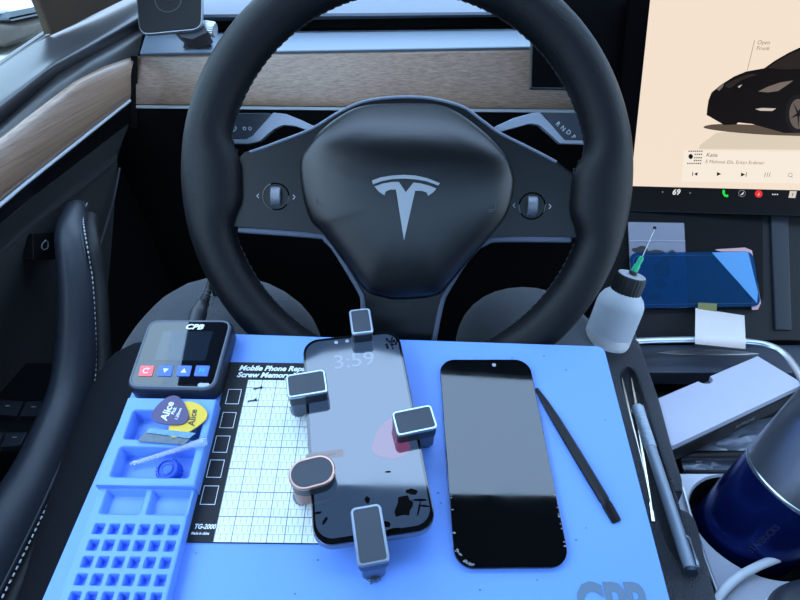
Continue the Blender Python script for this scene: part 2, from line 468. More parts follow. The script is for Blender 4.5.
mb = MB(); mb.tube(dline(-.3805, (0, 205), (27, 182.4), (130, 100.6)), .0019, 8); mb.build('metal_strip', TRIMS, door)
L7 = dline(-.392, (0, 224), (30, 199), (128, 124)); L7b = dline(-.394, (0, 227), (30, 202), (128, 127))
mb = MB(); mb.loft(across([L6, dline(-.389, (0, 210), (27, 187), (129, 107)), L7], 3), False); mb.build('gloss_band', mat('gloss_band', (16, 16, 18), .3), door)
PANEL = mat('door_fabric', (18, 18, 20), .8, spec=.2, bump=.4, bscale=700, sheen=.1)
L8a = dline(-.394, (0, 247), (40, 213), (80, 180), (119, 150)); L8 = dline(-.386, (0, 256), (40, 220), (80, 190), (117, 160)); L8b = dline(-.392, (0, 268), (40, 231), (80, 199), (117, 168))
mb = MB(); mb.loft(across([L7, L7b, L8a, L8, L8b, dline(-.415, (0, 330), (40, 300), (80, 270), (112, 240)), dline(-.42, (0, 480), (40, 420), (75, 380), (104, 330)), dline(-.42, (-60, 760), (20, 600), (70, 500), (96, 430))], 4), False)
mb.build('lower_panel', PANEL, door, 60)
mb = MB(); mb.tube(smooth([xp(119.5, 168, -.388), xp(115, 192, -.388), xp(109, 215, -.395), xp(99, 248, -.40)], 5), .0016, 6); mb.build('panel_edge', mat('door_edge', (52, 54, 60), .5), door)
# sill strip, window and pillar panel
mb = MB(); mb.loft(across([L0, dline(-.47, (0, 64), (20, 50.5), (45, 34.5)), L1, dline(-.47, (0, 70), (20, 56), (46, 39))], 1), False); mb.build('window_seal', mat('seal_black', (34, 30, 28), .5), door)
mb = MB(); mb.loft([[p + Vector((0, 0, .0006)) for p in L0], [p + Vector((.003, 0, .0018)) for p in L0], [p + Vector((.005, 0, 0)) for p in L0]], False); mb.build('seal_lip', mat('seal_grey', (150, 150, 150), .4), door)
g0 = L0; mb = MB(); mb.loft([[p for p in g0], [p + Vector((.10, .0, .42)) for p in g0]], False)
mb.build('window_glass', clear('window_clear', (235, 245, 245), .05), door)
def pt(px, py, X): return xp(px, py, X)
PIL = mat('pillar_fabric', (74, 60, 48), .85, spec=.2, bump=.5, bscale=1500, var=.15, vscale=900)
e0 = [pt(44, 34, -.47), pt(38, 16, -.463), pt(31, 0, -.457), pt(10, -60, -.44), pt(-40, -200, -.40)]
e1 = [pt(50, 34, -.455), pt(44, 16, -.449), pt(37, 0, -.443), pt(18, -60, -.425), pt(-25, -200, -.385)]
e2 = [pt(160, -18, -.445), pt(150, -30, -.437), pt(140, -60, -.43), pt(120, -100, -.42), pt(90, -220, -.385)]
mb = MB(); mb.loft([resample(e0, 16), resample(e1, 16), [p + Vector((.004, 0, 0)) for p in resample(e1, 16)], resample(e2, 16)], False); mb.build('pillar_panel', PIL, door, 60)
# grab handle running down into the armrest
hp = [((79, 204), -.385, 4, 4), ((76, 212), -.372, 11, 10), ((73, 236), -.356, 17, 12), ((76, 262), -.348, 19, 13), ((79, 300), -.342, 20, 14), ((78, 345), -.338, 21, 15), ((72, 390), -.335, 22, 16), ((60, 432), -.333, 26, 18), ((40, 485), -.333, 33, 22), ((8, 545), -.333, 42, 26), ((-40, 625), -.333, 48, 30), ((-130, 760), -.333, 52, 30)]
path = []; rad = []
for (px, py), X, ra, rb in hp:
    p = xp(px, py, X); z = (p - CAM).dot(Vector((0, cp, -sp_)))
    path.append(p); rad.append((ra * z / FPX, rb * z / FPX))
path_s = smooth([(*p, *r) for p, r in zip(path, rad)], 5) if False else None
P6 = smooth([tuple(p) for p in path], 5); RA = smooth([(r[0], r[1], 0) for r in rad], 5)
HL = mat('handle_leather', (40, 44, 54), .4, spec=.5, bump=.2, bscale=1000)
mb = MB(); mb.tube(P6, [(a, b) for a, b, _ in RA], 20, up=(.85, -.2, .5)); hnd = mb.build('armrest_handle', HL, door, 70)
# white stitching and piping along the inner edge of the handle
sx = [((87, 203), -.375), ((83, 216), -.355), ((86, 240), -.337), ((92, 275), -.330), ((95, 320), -.324), ((96, 360), -.320), ((93, 393), -.317), ((84, 425), -.314), ((70, 454), -.312), ((45, 510), -.308), ((5, 592), -.303), ((-40, 680), -.300)]
sp3 = [xp(px, py, X) for (px, py), X in sx]
S = resample(smooth([tuple(p) for p in sp3], 6), 190)
mb = MB()
for i in range(0, 188, 2):
    mb.tube([S[i], S[i].lerp(S[i + 1], .5) + Vector((.0004, -.0004, .0004)), S[i + 1]], .0007, 5)
mb.build('white_stitching', mat('white_thread', (196, 200, 208), .8), hnd)
mb = MB(); mb.tube([p + Vector((-.0035, 0, .001)) for p in S], .0013, 6); mb.build('piping', mat('piping_grey', (52, 56, 66), .5), hnd)
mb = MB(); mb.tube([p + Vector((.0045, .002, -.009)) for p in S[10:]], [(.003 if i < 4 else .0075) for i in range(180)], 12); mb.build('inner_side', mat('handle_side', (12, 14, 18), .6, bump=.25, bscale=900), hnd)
# release button
rb = [(29, 233), (53, 232), (54, 259), (30, 262)]
def xpoly(pts, X): return [xp(a, b, X) for a, b in pts]
DX = frame(xp(42, 247, -.388), Vector((0, 1, 0)), Vector((1, 0, 0))); DXP = Plane(DX)
mb = MB(DX); mb.slab(rounded(DXP.poly(rb), .003, 3), -.008, .004, .001); btn = mb.build('release_button', mat('button_black', (18, 18, 20), .4), door)
mb = MB(DX)
ic = DXP.poly([(42, 244), (46, 240), (48, 242), (48, 248), (44, 250), (42, 248), (42, 244)], .0045)
mb.tube([(*p, .0045) for p in ic], .0005, 5); mb.build('icon', mat('icon_grey', (150, 152, 158), .6), btn)
# window switches
SWZ = .60
SW = Plane(frame(zp(20, 420, SWZ), Vector((1, 0, 0)), Vector((0, 0, 1))))
mb = MB(SW.m); mb.slab(rounded(SW.poly([(-40, 362), (58, 362), (62, 385), (46, 426), (28, 446), (10, 451), (-40, 451)]), .004, 3), -.03, -.001, .001)
swp = mb.build('switch_panel', mat('switch_black', (13, 14, 17), .3), door)
for pl in ([(-3, 399), (23, 401), (16, 416), (-10, 414)], [(26, 401), (47, 401), (38, 416), (19, 416)], [(-8, 431), (4, 432), (-4, 447), (-16, 446)], [(6, 432), (27, 432), (20, 445), (0, 447)]):
    mb = MB(SW.m); mb.slab(rounded(SW.poly(pl, .004), .0015, 2), -.004, .004, .001); b = mb.build('window_switch', mat('switch_key', (26, 30, 38), .45), swp)
    c = SW.poly(pl, .004); mx = sum(p[0] for p in c) / 4; my = sum(p[1] for p in c) / 4
    mb = MB(SW.m); mb.tube([(mx - .0022, my + .002, .0042), (mx + .0022, my + .002, .0042)], .0005, 5); mb.build('mark', mat('icon_grey', (150, 152, 158), .6), b)

# ================================================================== PHONE HOLDER on the dash ledge
hm = frame(dp(175, 0, .0), Vector((1, .02, 0)), Vector((0, -.80, .6)))
HPl = Plane(hm)
holder = thing('phone_holder', 'round-cornered black magnetic phone mount on the dash ledge', 'phone mount', Matrix.Translation(dp(185, 48, .03)))
hx = [(134, -38), (200, -38), (201.5, 20), (135.5, 24)]
o = WH  # silence
q = HPl.poly([(133, -42), (203, -42), (202, 29), (139, 35)])
rq = rounded(q, .016, 8)
mb = MB(hm); mb.slab(rq, -.006, 0, .001); body = mb.build('pad_body', mat('mount_edge', (150, 156, 166), .35, metal=.7), holder)
mb = MB(hm); mb.prism(inset(rq if area(rq) > 0 else rq[::-1], .0016), [(0, -.002), (0, .0006), (.0008, .0012)]); face = mb.build('pad_face', mat('mount_rubber', (46, 46, 47), .9, spec=.15, bump=.1), holder)
fx, fy = HPl.at(168.5, 0)
mb = MB(hm)
mb.lathe([(.0185, .0008), (.0185, .0016), (.017, .0016), (.017, .0008)], 40, Matrix.Translation((fx, fy, 0)), (False, False)); mb.build('ring_groove', mat('mount_ring', (62, 62, 64), .6), face)
mb = MB(hm)
for k in range(6):
    a = k * PI / 3 + .3
    mb.lathe([(.0016, .001), (.0016, .0016)], 10, Matrix.Translation((fx + .003 * math.cos(a), fy + .003 * math.sin(a), 0)))
mb.build('logo_dots', mat('mount_black', (14, 14, 15), .5), face)
mb = MB(hm)
ar = HPl.poly([(172, 29), (200, 18), (207, 32), (192, 39), (182, 37)], -.006)
mb.slab(ar, -.034, -.007, .002); mb.build('arm', mat('mount_arm', (58, 60, 66), .45), holder)
# foot on ledge
f0 = dp(190, 50, .012); LT = Matrix.Translation(f0)
mb = MB(); 
mb.loft([[dp(183, 48, .018), dp(212, 47, .018), dp(211, 36, .05), dp(187, 36, .05)], [p + Vector((0, 0, .012)) for p in (dp(187, 46, .024), dp(206, 45, .024), dp(207, 38, .045), dp(190, 38, .045))]], True)
mb.build('foot', mat('mount_arm', (58, 60, 66), .45), holder)
# knurled knob
kc = HPl.at(204, 27, -.016); 
KM = Matrix.Translation((kc[0], kc[1], -.018)) @ Matrix.Rotation(PI / 2, 4, 'Y') @ Matrix.Rotation(.2, 4, 'X')
mb = MB(hm)
def cog(r, n, dr, z, k=4): return [((r + (dr if (i // 2) % 2 else 0)) * math.cos(2 * PI * i / (n * 4)), (r + (dr if (i // 2) % 2 else 0)) * math.sin(2 * PI * i / (n * 4)), z) for i in range(n * 4)]
mb.loft([cog(.009, 22, 0, 0), cog(.0092, 22, .0008, .002), cog(.0092, 22, .0008, .0135), cog(.0085, 22, 0, .0155)], True, (True, True), KM); mb.build('knob', mat('knob_steel', (205, 205, 205), .35, metal=.8), holder)

# ================================================================== TOUCHSCREEN
LEAN = math.radians(21.4); YAW = math.radians(4)
su = Vector((math.cos(YAW), -math.sin(YAW), 0)); sv = Vector((math.sin(YAW) * math.sin(LEAN), math.cos(YAW) * math.sin(LEAN), math.cos(LEAN)))
so = yp(630.5, 186, .64)
SP = Plane(frame(so, su, su.cross(sv)))
SM = SP.m
screen = thing('touchscreen', 'large lit touchscreen showing a black car on cream background', 'touchscreen', SM @ Matrix.Translation((.16, -.03, -.01)))
yb = SP.at(700, 215)[1]; yd = SP.at(632, 212)[1]
SWd, SHt = .345, .245
mb = MB(SM); mb.slab(rrect(-.0225 + (SWd + .04) / 2, yd + SHt / 2, SWd + .04, SHt, .006), -.012, -.0005, .0012); mb.build('housing', mat('screen_housing', (5, 5, 6), .2, spec=.12), screen)
yl = SP.at(632, 187)[1]
def emis(name, rgb, s=1.0):
    if name in MATS: return MATS[name]
    m = mat(name, (5, 5, 5), .25, spec=.08, emit=rgb, estr=s); return m
ES = SCREEN_E
CREAM = emis('ui_cream', (250, 231, 210), ES)
mb = MB(SM); mb.slab([(0, 0), (SWd, 0), (SWd, SHt - .03), (0, SHt - .03)], -.0004, .0, 0); disp = mb.build('display', CREAM, screen)
b0 = SP.at(632, 210)[1]
mb = MB(SM); mb.slab([(-.002, b0), (SWd, b0), (SWd, -.0003), (-.002, -.0003)], -.0004, .0, 0); dock = mb.build('dock_bar', emis('ui_dock', (14, 8, 8), ES * .6), screen)
def ui(name, polys, m, h=.0003, parent=None):
    mb = MB(SM)
    for pl in polys: mb.slab(SP.poly(pl), h - .0002, h, 0)
    return mb.build(name, m, parent or disp)
UIB = emis('ui_black', (20, 15, 14), ES); UID = emis('ui_dark', (38, 30, 28), ES); UIG = emis('ui_grey', (150, 135, 122), ES); UIT = emis('ui_text', (92, 80, 74), ES)
UIW = emis('ui_white', (240, 240, 240), ES)
ui('ground_shade', [[(700, 145), (716, 133), (760, 128), (960, 128), (960, 151), (699, 149)]], emis('ui_ground', (226, 210, 188), ES), .00022)
ui('car_shadow', [smooth([(704, 128), (720, 124), (780, 126), (860, 130), (940, 132), (930, 137), (800, 136), (740, 133)], 4, True)], emis('ui_shadow', (96, 82, 70), ES), .00026)
car = [(706.5, 115), (707.2, 108), (708.5, 100), (711.5, 92.5), (714.5, 90), (722, 84), (734, 76.5), (746, 71.5), (764, 68.3), (775, 60.5), (789, 52.5), (803, 46), (830, 40), (870, 39), (905, 46), (932, 60), (938, 80), (938, 112), (930, 126), (905, 130), (840, 133), (800, 133), (784, 133), (752, 124), (738, 122.5), (736, 124.5), (724, 125), (717, 121), (711, 117.5)]
carb = ui('car_body', [car], UIB, .0004)
ui('car_window', [[(767, 68), (778, 60.5), (790, 54), (806, 48), (830, 45), (834, 63), (800, 69), (785, 69.5)]], emis('ui_window', (44, 36, 33), ES), .0006)
ui('bonnet_sheen', [smooth([(725, 85), (738, 78), (750, 74), (756, 75), (742, 80), (730, 88)], 3, True)], emis('ui_sheen', (46, 38, 36), ES), .0006)
ui('headlight', [[(758, 91.5), (767, 87), (780, 82.5), (793, 80.5), (787, 85), (778, 91), (768, 92.5)]], emis('ui_lamp', (120, 108, 100), ES), .0006)
ui('fog_light', [[(755, 109), (762, 108), (776, 108.5), (772, 111), (760, 110.8)]], emis('ui_fog', (206, 194, 182), ES), .0006)
ui('headlight', [[(716.5, 89), (724, 83), (722.5, 87), (719, 91)]], emis('ui_lamp', (120, 108, 100), ES), .0006)
ui('badge', [[(737.5, 86.5), (742, 84.5), (740, 87), (739, 88)]], emis('ui_fog', (206, 194, 182), ES), .0006)
def ell(cx_, cy_, a, b, n=28, t=0): return [(cx_ + a * math.cos(2 * PI * i / n) * math.cos(t) - b * math.sin(2 * PI * i / n) * math.sin(t), cy_ + a * math.cos(2 * PI * i / n) * math.sin(t) + b * math.sin(2 * PI * i / n) * math.cos(t)) for i in range(n)]
ui('car_wheel', [ell(797, 114, 12, 19)], emis('ui_tyre', (30, 26, 25), ES), .0005)
ui('wheel_rim', [ell(798, 114, 9, 15)], emis('ui_rim', (104, 94, 88), ES), .0006)
ui('wheel_spoke', [[(798 + 1.2 * math.cos(a + 1.57), 114 + 1.6 * math.sin(a + 1.57)), (798 + 8.5 * math.cos(a), 114 + 14 * math.sin(a)), (798 - 1.2 * math.cos(a + 1.57), 114 - 1.6 * math.sin(a + 1.57))] for a in [k * 2 * PI / 5 + .3 for k in range(5)]], emis('ui_tyre', (30, 26, 25), ES), .0007)
ui('callout_line', [[(747, 70), (747.5, 70), (754.8, 40), (754.3, 40)]], UIG, .0004)
ui('media_card', [[(684, 150.5), (960, 153), (960, 186), (681.5, 181.5)]], emis('ui_card', (253, 240, 224), ES), .0003)
def stext(name, s, px, py, size, m, align='LEFT', ang=0, parent=None, bold=0, shear=0, h=.0005):
    x, y = SP.at(px, py)
    mb = MB(SM).text(s, x, y, h, size, ang, align, .00005, shear, bold); return mb.build(name, m, parent or disp)
stext('lettering', 'Open\nFrunk', 756.5, 45.5, .0062, UIG, shear=.12)
stext('lettering', 'Katie', 706, 155, .0062, UIT, shear=.15)
stext('lettering', 'E Mehmet Elis, Erkan Erdener', 705, 161.7, .0056, UIG, shear=.15)
ui('album_art', [[(688, 150), (703, 150.5), (701, 164.5), (686, 164)]], emis('ui_card', (253, 240, 224), ES), .0004)
random.seed(3)
bl = [ell(690.5, 156.5, 2.3, 2.6, 10)]
for r_, y_ in enumerate((151.3, 154.4, 157.8, 160.6, 163.5)):
    for c_ in range(7):
        if r_ in (1, 2, 3) and c_ < 3: continue
        x_ = 688.5 + c_ * 2.1 - r_ * .35; bl.append([(x_, y_ - .7), (x_ + 1.2, y_ - .7), (x_ + 1.1, y_ + .5), (x_ + .1, y_ + .7)])
ui('album_pattern', bl, UIB, .0006)
ui('play_icon', [[(717, 172), (721, 174), (716.5, 176)]], UIB, .0006)
ui('back_icon', [[(697.5, 172.2), (693.8, 174), (697, 175.8)], [(692.3, 172), (693, 172), (692.6, 176), (692, 176)]], UIB, .0006)
ui('next_icon', [[(741, 172.6), (745, 174.6), (740.6, 176.6)], [(746, 172.4), (746.6, 172.4), (746, 176.8), (745.4, 176.8)]], UIB, .0006)
ui('queue_icon', [[(764 + 2.3 * k, 177), (764.4 + 2.3 * k, 177), (765.6 + 2.3 * k, 172.6), (765.2 + 2.3 * k, 172.6)] for k in range(3)], UIT, .0006)
x, y = SP.at(790, 175)
mb = MB(SM); mb.tube([(x + .0022 * math.cos(k * PI / 8), y + .0022 * math.sin(k * PI / 8), .0005) for k in range(17)], .00022, 4); mb.tube([(x + .0015, y - .0016, .0005), (x + .003, y - .003, .0005)], .00022, 4); mb.build('search_icon', UIT, disp)
stext('lettering', '69', 676, 192.3, .0092, UIW, 'CENTER', parent=dock, bold=.0002, shear=.12)
ui('temperature_bar', [[(672.5, 186.8), (681.5, 187), (681.4, 187.8), (672.4, 187.6)]], UIG, .0005, dock)
ui('arrow_icon', [[(661.5, 192), (663, 191), (663, 193)]], UIG, .0005, dock); ui('arrow_icon', [[(691, 193), (689.5, 192), (689.5, 194)]], UIG, .0005, dock)
ui('phone_icon', [[(722.4, 190.2), (724, 189.6), (725, 192), (724.3, 193), (726, 195), (727.6, 194.4), (728.3, 196), (727, 197.3), (724, 196.3), (722.3, 193.3)]], emis('ui_green', (40, 235, 70), ES), .0005, dock)
ui('compass_icon', [ell(741.8, 193.4, 3.7, 3.6)], emis('ui_compass', (120, 116, 120), ES), .0004, dock); ui('compass_icon', [ell(741.8, 193.4, 3, 2.9)], UIB, .0006, dock); ui('compass_icon', [[(739.8, 195.4), (744, 191.2), (742.6, 194.4)]], UIW, .0008, dock)
ui('voice_icon', [ell(758.5, 193.8, 3.8, 3.8)], emis('ui_red', (236, 50, 52), ES), .0005, dock); ui('voice_icon', [[(757, 194.8), (759.6, 191.8), (758.8, 193.8), (760, 194), (757.6, 196.4), (758, 194.8)]], emis('ui_pink', (255, 160, 160), ES), .0007, dock)
ui('dots_icon', [ell(772.6 + 2.3 * k, 194.4, .7, .7, 8) for k in range(3)], UIW, .0005, dock)
ui('toybox_icon', [[(789.8, 191), (796.6, 191.2), (795, 198), (788.2, 197.7)]], emis('ui_beige', (222, 212, 200), ES), .0005, dock); ui('toybox_icon', [[(792, 193), (793.2, 193), (792.6, 196), (791.4, 196)]], UIG, .0007, dock)

# black panel left of the screen
cl = thing('instrument_panel', 'plain black flat panel left of the touchscreen, behind the right rim', 'display panel', SM @ Matrix.Translation((-.08, .13, -.03)))
q = SP.poly([(532, 88.5), (617, 88.5), (632, 0), (533, 0)], -.02)
x0, x1 = SP.at(530.5, 88, -.02)[0], SP.at(619, 88, -.02)[0]; y0 = SP.at(540, 88.5, -.02)[1]
lft = SP.at(530.5, 88.5, -.02); lf2 = SP.at(531.5, 46, -.02); s_ = (lf2[0] - lft[0]) / (lf2[1] - lft[1])
H = .15
qq = [(x0, y0), (x1, y0), (x1 + .004, y0 + H), (x0 + s_ * H, y0 + H)]
mb = MB(SM); mb.slab(rounded(qq, .003, 3), -.032, -.0204, .0012); mb.build('casing', mat('panel_edge', (62, 64, 68), .3, metal=.3), cl)
mb = MB(SM); mb.slab(inset(rounded(qq, .003, 3), .0014), -.0215, -.02, .0003); mb.build('glass_face', mat('panel_face', (4, 4, 5), .28, spec=.15), cl)
# ================================================================== BLUE REPAIR MAT on the lap
def camv(x, y, z): return Vector((x, cp * z + sp_ * y, -sp_ * z + cp * y))   # camera axes -> world
mv = camv(18, 645, 560).normalized()
mu = camv(1, -.030, .0); mu = (mu - mv * mu.dot(mv)).normalized()
mo = CAM + ray(500, 465) * .412
MT = Plane(frame(mo, mu, mu.cross(mv))); M = MT.m
BLUE = mat('blue_silicone', (107, 152, 238), .40, spec=.4, bump=.04, bscale=600)
pl = MT.poly([(158, 331), (604, 346), (686, 660), (24, 640)])
plr = rounded(pl, .007, 5)
pad = thing('heating_mat', 'large bright blue silicone repair mat lying across the lap', 'repair mat', M @ Matrix.Translation((0, 0, -.014)))
mb = MB(M); mb.slab(plr, -.0028, 0, .0012); mb.build('silicone_top', BLUE, pad)
mb = MB(M); mb.slab(inset(plr if area(plr) > 0 else plr[::-1], .0015), -.014, -.0028, .001); mb.build('base_plate', mat('base_blue', (46, 92, 170), .5), pad)
def mtext(mb, s, px, py, size, ang, h, align='LEFT', **k):
    x, y = MT.at(px, py, h); mb.text(s, x, y, h, size, ang, align, .00008, **k)
e = MT.poly([(577, 600), (664, 600)]); ea = math.atan2(e[1][1] - e[0][1], e[1][0] - e[0][0])
mb = MB(M); mtext(mb, 'CPB', 577.5, 608, .036, ea, .0003, bold=.0014, xs=.72); mb.build('lettering', mat('mat_logo', (92, 116, 140), .6), pad)
random.seed(11)
for px, py in ((299, 543), (318, 560), (438, 493), (441, 503), (512, 358), (544, 356), (446, 362), (295, 594), (371, 584), (576, 540), (586, 528), (537, 580), (605, 420), (566, 370), (480, 590), (196, 553)):
    x, y = MT.at(px, py); mb = MB(M); mb.box(x, y, 0, .0006 + random.random() * .0012, .0005, .0003)
    mb.build('dark_speck', mat('speck_dark', (30, 44, 76), .8), pad)

# ---- magnetic screw sheet
sh = MT.poly([(232.5, 362), (188.5, 543)]); ang = math.atan2(sh[1][1] - sh[0][1], sh[1][0] - sh[0][0]) + PI / 2
c0 = MT.at(188.5, 543); SHM = Plane(M @ Matrix.Translation((c0[0], c0[1], 0)) @ Matrix.Rotation(ang, 4, 'Z'))
def su_(px, py, h=.0008): return SHM.at(px, py, h)
top_v = su_(232.5, 362)[1]; wid = .122
sheet = thing('screw_memory_sheet', 'black and white gridded screw memory sheet under the clamped phone', 'magnetic sheet', SHM.m)
mb = MB(SHM.m); mb.slab(rrect(wid / 2 - .002, top_v / 2, wid, top_v, .001), 0.0002, .0008, .0002); mb.build('black_sheet', mat('sheet_black', (20, 24, 30), .5, spec=.3, var=.25, vscale=60), sheet)
g = [su_(249, 380), su_(211, 543)]; gx = (g[0][0] + g[1][0]) / 2; gy1 = g[0][1]; gw = .100
def grid_mat():
    m = mat('sheet_grid', (214, 232, 236), .45); nt = m.node_tree; b = nt.nodes['Principled BSDF']
    tc = nt.nodes.new('ShaderNodeTexCoord'); sep = nt.nodes.new('ShaderNodeSeparateXYZ'); nt.links.new(tc.outputs['Object'], sep.inputs[0])
    def math_(op, a, bv=None, c=None):
        n = nt.nodes.new('ShaderNodeMath'); n.operation = op
        for i, v in enumerate((a, bv, c)):
            if v is None: continue
            if isinstance(v, (int, float)): n.inputs[i].default_value = v
            else: nt.links.new(v, n.inputs[i])
        return n.outputs[0]
    U_ = math_('SUBTRACT', sep.outputs['X'], gx); V_ = sep.outputs['Y']
    def line(c, period, w): return math_('LESS_THAN', math_('FRACT', math_('DIVIDE', c, period)), w / period)
    row = math_('FLOOR', math_('DIVIDE', V_, RH)); odd = math_('MODULO', row, 2)
    us = math_('ADD', U_, math_('MULTIPLY', odd, BW / 2))
    th = math_('MAXIMUM', line(V_, RH, .00034), math_('MULTIPLY', line(us, BW, .00042), math_('GREATER_THAN', math_('FRACT', math_('DIVIDE', V_, RH)), .25)))
    tk = math_('MAXIMUM', line(U_, BW * 3, .00055), line(V_, RH * 3, .0006))
    f = math_('MAXIMUM', math_('MULTIPLY', th, .66), tk)
    mx = nt.nodes.new('ShaderNodeMix'); mx.data_type = 'RGBA'; nt.links.new(f, mx.inputs['Factor'])
    mx.inputs['A'].default_value = lin((224, 232, 236)); mx.inputs['B'].default_value = lin((72, 92, 104)); nt.links.new(mx.outputs['Result'], b.inputs['Base Color'])
    return m
BW, RH = .0039, .0057
mb = MB(SHM.m); mb.slab(rrect(gx + gw / 2, (gy1 + .0006) / 2, gw, gy1 - .0006), .0008, .0010); mb.build('grid_panel', grid_mat(), sheet)
for s, px, py in (('Mobile Phone Repair', 239, 368), ('Screw Memory Mat', 237, 374.7)):
    x, y = su_(px, py, .001); mb = MB(SHM.m).text(s, x, y, .00085, .0066, 0, 'LEFT', .00006, .25, .00026, 1.05); mb.build('lettering', WHITEP, sheet)
for s, px, py, sz in (('TG-2000', 194, 526.5, .0044), ('Made in china', 191, 533.2, .0024)):
    x, y = su_(px, py, .001); mb = MB(SHM.m).text(s, x, y, .00085, sz, 0, 'LEFT', .00006, .22, sz * .03, .9); mb.build('lettering', WHITEP, sheet)
mb = MB(SHM.m)
for px, py in ((233.5, 396.5), (228, 420), (221.5, 444), (215.5, 468.5), (209.5, 495)):
    x, y = su_(px, py, .001); hw, hh = .0053, .0068
    loop = [(x - hw, y - hh), (x + hw, y - hh), (x + hw, y + hh), (x - hw, y + hh)]
    ii = inset(loop, .00045)
    mb.loft([[(a, b, .001) for a, b in loop + loop[:1]], [(a, b, .001) for a, b in ii + ii[:1]]], False)
mb.build('square_outlines', WHITEP, sheet)

# ---- loose screws on the sheet
def screw(px, py, label):
    x, y = su_(px, py); t = thing('tiny_screw', label, 'screw', SHM.m @ Matrix.Translation((x, y, .001)), 'loose screws on the gridded sheet')
    X = SHM.m @ Matrix.Translation((x, y, .0017)) @ Matrix.Rotation(.25, 4, 'Z') @ Matrix.Rotation(PI / 2, 4, 'Y')
    mb = MB(X); mb.lathe([(.0004, -.006), (.0006, -.0055), (.0004, -.0048), (.0006, -.004), (.0004, -.0033), (.0006, -.0026), (.0004, -.002), (.0006, -.001), (.0006, .0001)], 10); mb.build('shank', mat('screw_steel', (70, 76, 84), .35, metal=.9), t)
    mb = MB(X); mb.lathe([(.0012, 0), (.0013, .0004), (.001, .001)], 12); mb.build('head', mat('screw_dark', (44, 48, 54), .4, metal=.8), t)
screw(261, 388, 'tiny dark screw on the topmost row of the gridded sheet')
screw(255.5, 400.5, 'tiny dark screw lying below the other, lower on the gridded sheet')

# ---- blue parts tray
tp = [MT.at(129, 399, .015), MT.at(98, 482, .015)]; ta = math.atan2(tp[0][1] - tp[1][1], tp[0][0] - tp[1][0]) - PI / 2
tb = MT.at(98, 483, .015); TR = Plane(M @ Matrix.Translation((tb[0], tb[1], 0)) @ Matrix.Rotation(ta, 4, 'Z'))
def cell(mb, u0, u1, v0, v1, hole, r, zt, zf, lip=.0012, draft=.0012, k=5):
    """one cell of a pocketed surface: flat top with a rounded pocket"""
    h0, h1, g0, g1 = hole
    base = rrect((h0 + h1) / 2, (g0 + g1) / 2, h1 - h0, g1 - g0, r, k)
    out = []; n = len(base)
    cor = [(u1, v1), (u0, v1), (u0, v0), (u1, v0)]
    out = [cor[i // (k + 1)] for i in range(n)]
    vs = [(x, y, zt) for x, y in out]; b2, b3, b4, b5 = [rrect((h0 + h1) / 2, (g0 + g1) / 2, h1 - h0 - 2 * d, g1 - g0 - 2 * d, max(r - d * .8, .0004), k) for d in (lip * .3, lip, lip + draft, lip + draft + .0007)]
    for ring, z in ((base, zt), (b2, zt - lip * .3), (b3, zt - lip), (b4, zf + .001), (b5, zf)): vs += [(x, y, z) for x, y in ring]
    fs = []
    for i in range(n):
        j = (i + 1) % n
        if out[i] == out[j]: fs.append((i, n + j, n + i)[::-1] if False else (i, n + j, n + i))
        else: fs.append((i, j, n + j, n + i))
        for q in range(1, 5): fs.append((q * n + i, q * n + j, (q + 1) * n + j, (q + 1) * n + i))
    fs.append(tuple(range(5 * n, 6 * n)))
    mb.add(vs, fs)
def solidbelow(mb, u0, u1, v0, v1, zt, zb, b=.0015):
    p = rrect((u0 + u1) / 2, (v0 + v1) / 2, u1 - u0, v1 - v0, 0)
    o = inset(p, -b)
    rings = [[(x, y, zt) for x, y in p], [(x, y, zt - b * .3) for x, y in inset(p, -b * .7)], [(x, y, zt - b) for x, y in o], [(x, y, zb) for x, y in o]]
    mb.loft(rings, True, (False, True))
tray = thing('parts_tray', 'pale blue compartment tray on the left of the mat', 'parts tray', TR.m @ Matrix.Translation((.04, -.02, 0)))
ZT = .015; ZL = .0105
def tl(px, py, z): return TR.at(px, py, z)
W0, W1 = tl(98, 482, ZT)[0], (tl(198, 483, ZT)[0] + tl(218, 401, ZT)[0]) / 2 - .0032; V1 = tl(129, 399, ZT)[1]; V0 = 0.0
P1 = (tl(122, 439, ZT)[0], tl(200, 438, ZT)[0], tl(125, 440, ZT)[1], tl(160, 409.5, ZT)[1])
P2 = (P1[0], P1[1], tl(107, 478, ZT)[1], tl(150, 446, ZT)[1])
vm = (P1[2] + P2[3]) / 2
mb = MB(TR.m)
cell(mb, W0, W1, vm, V1, P1, .003, ZT, .003); cell(mb, W0, W1, V0, vm, P2, .003, ZT, .003); solidbelow(mb, W0, W1, V0, V1, ZT, .0003)
mb.build('upper_section', BLUE, tray)
mb = MB(TR.m)
LV1 = -.0022; A0, A1 = W0 + .001, W1 - .001
P3 = (tl(97.5, 514, ZL)[0], tl(140.5, 514, ZL)[0], tl(110, 515, ZL)[1], tl(125, 488.5, ZL)[1]); P4 = (tl(144, 516, ZL)[0], tl(187.5, 516, ZL)[0], P3[2], P3[3])
um = (P3[1] + P4[0]) / 2; r0 = (tl(160, 519, ZL)[1])
cell(mb, A0, um, r0, LV1, P3, .002, ZL, .004); cell(mb, um, A1, r0, LV1, P4, .002, ZL, .004)
c0, c5 = tl(99, 527.5, ZL), tl(174, 529.5, ZL); pu = (c5[0] - c0[0]) / 5; s = .0076
y1 = tl(150, 523.5, ZL)[1]; y2 = tl(150, 539.6, ZL)[1]; pv = y1 - y2
vtop = r0
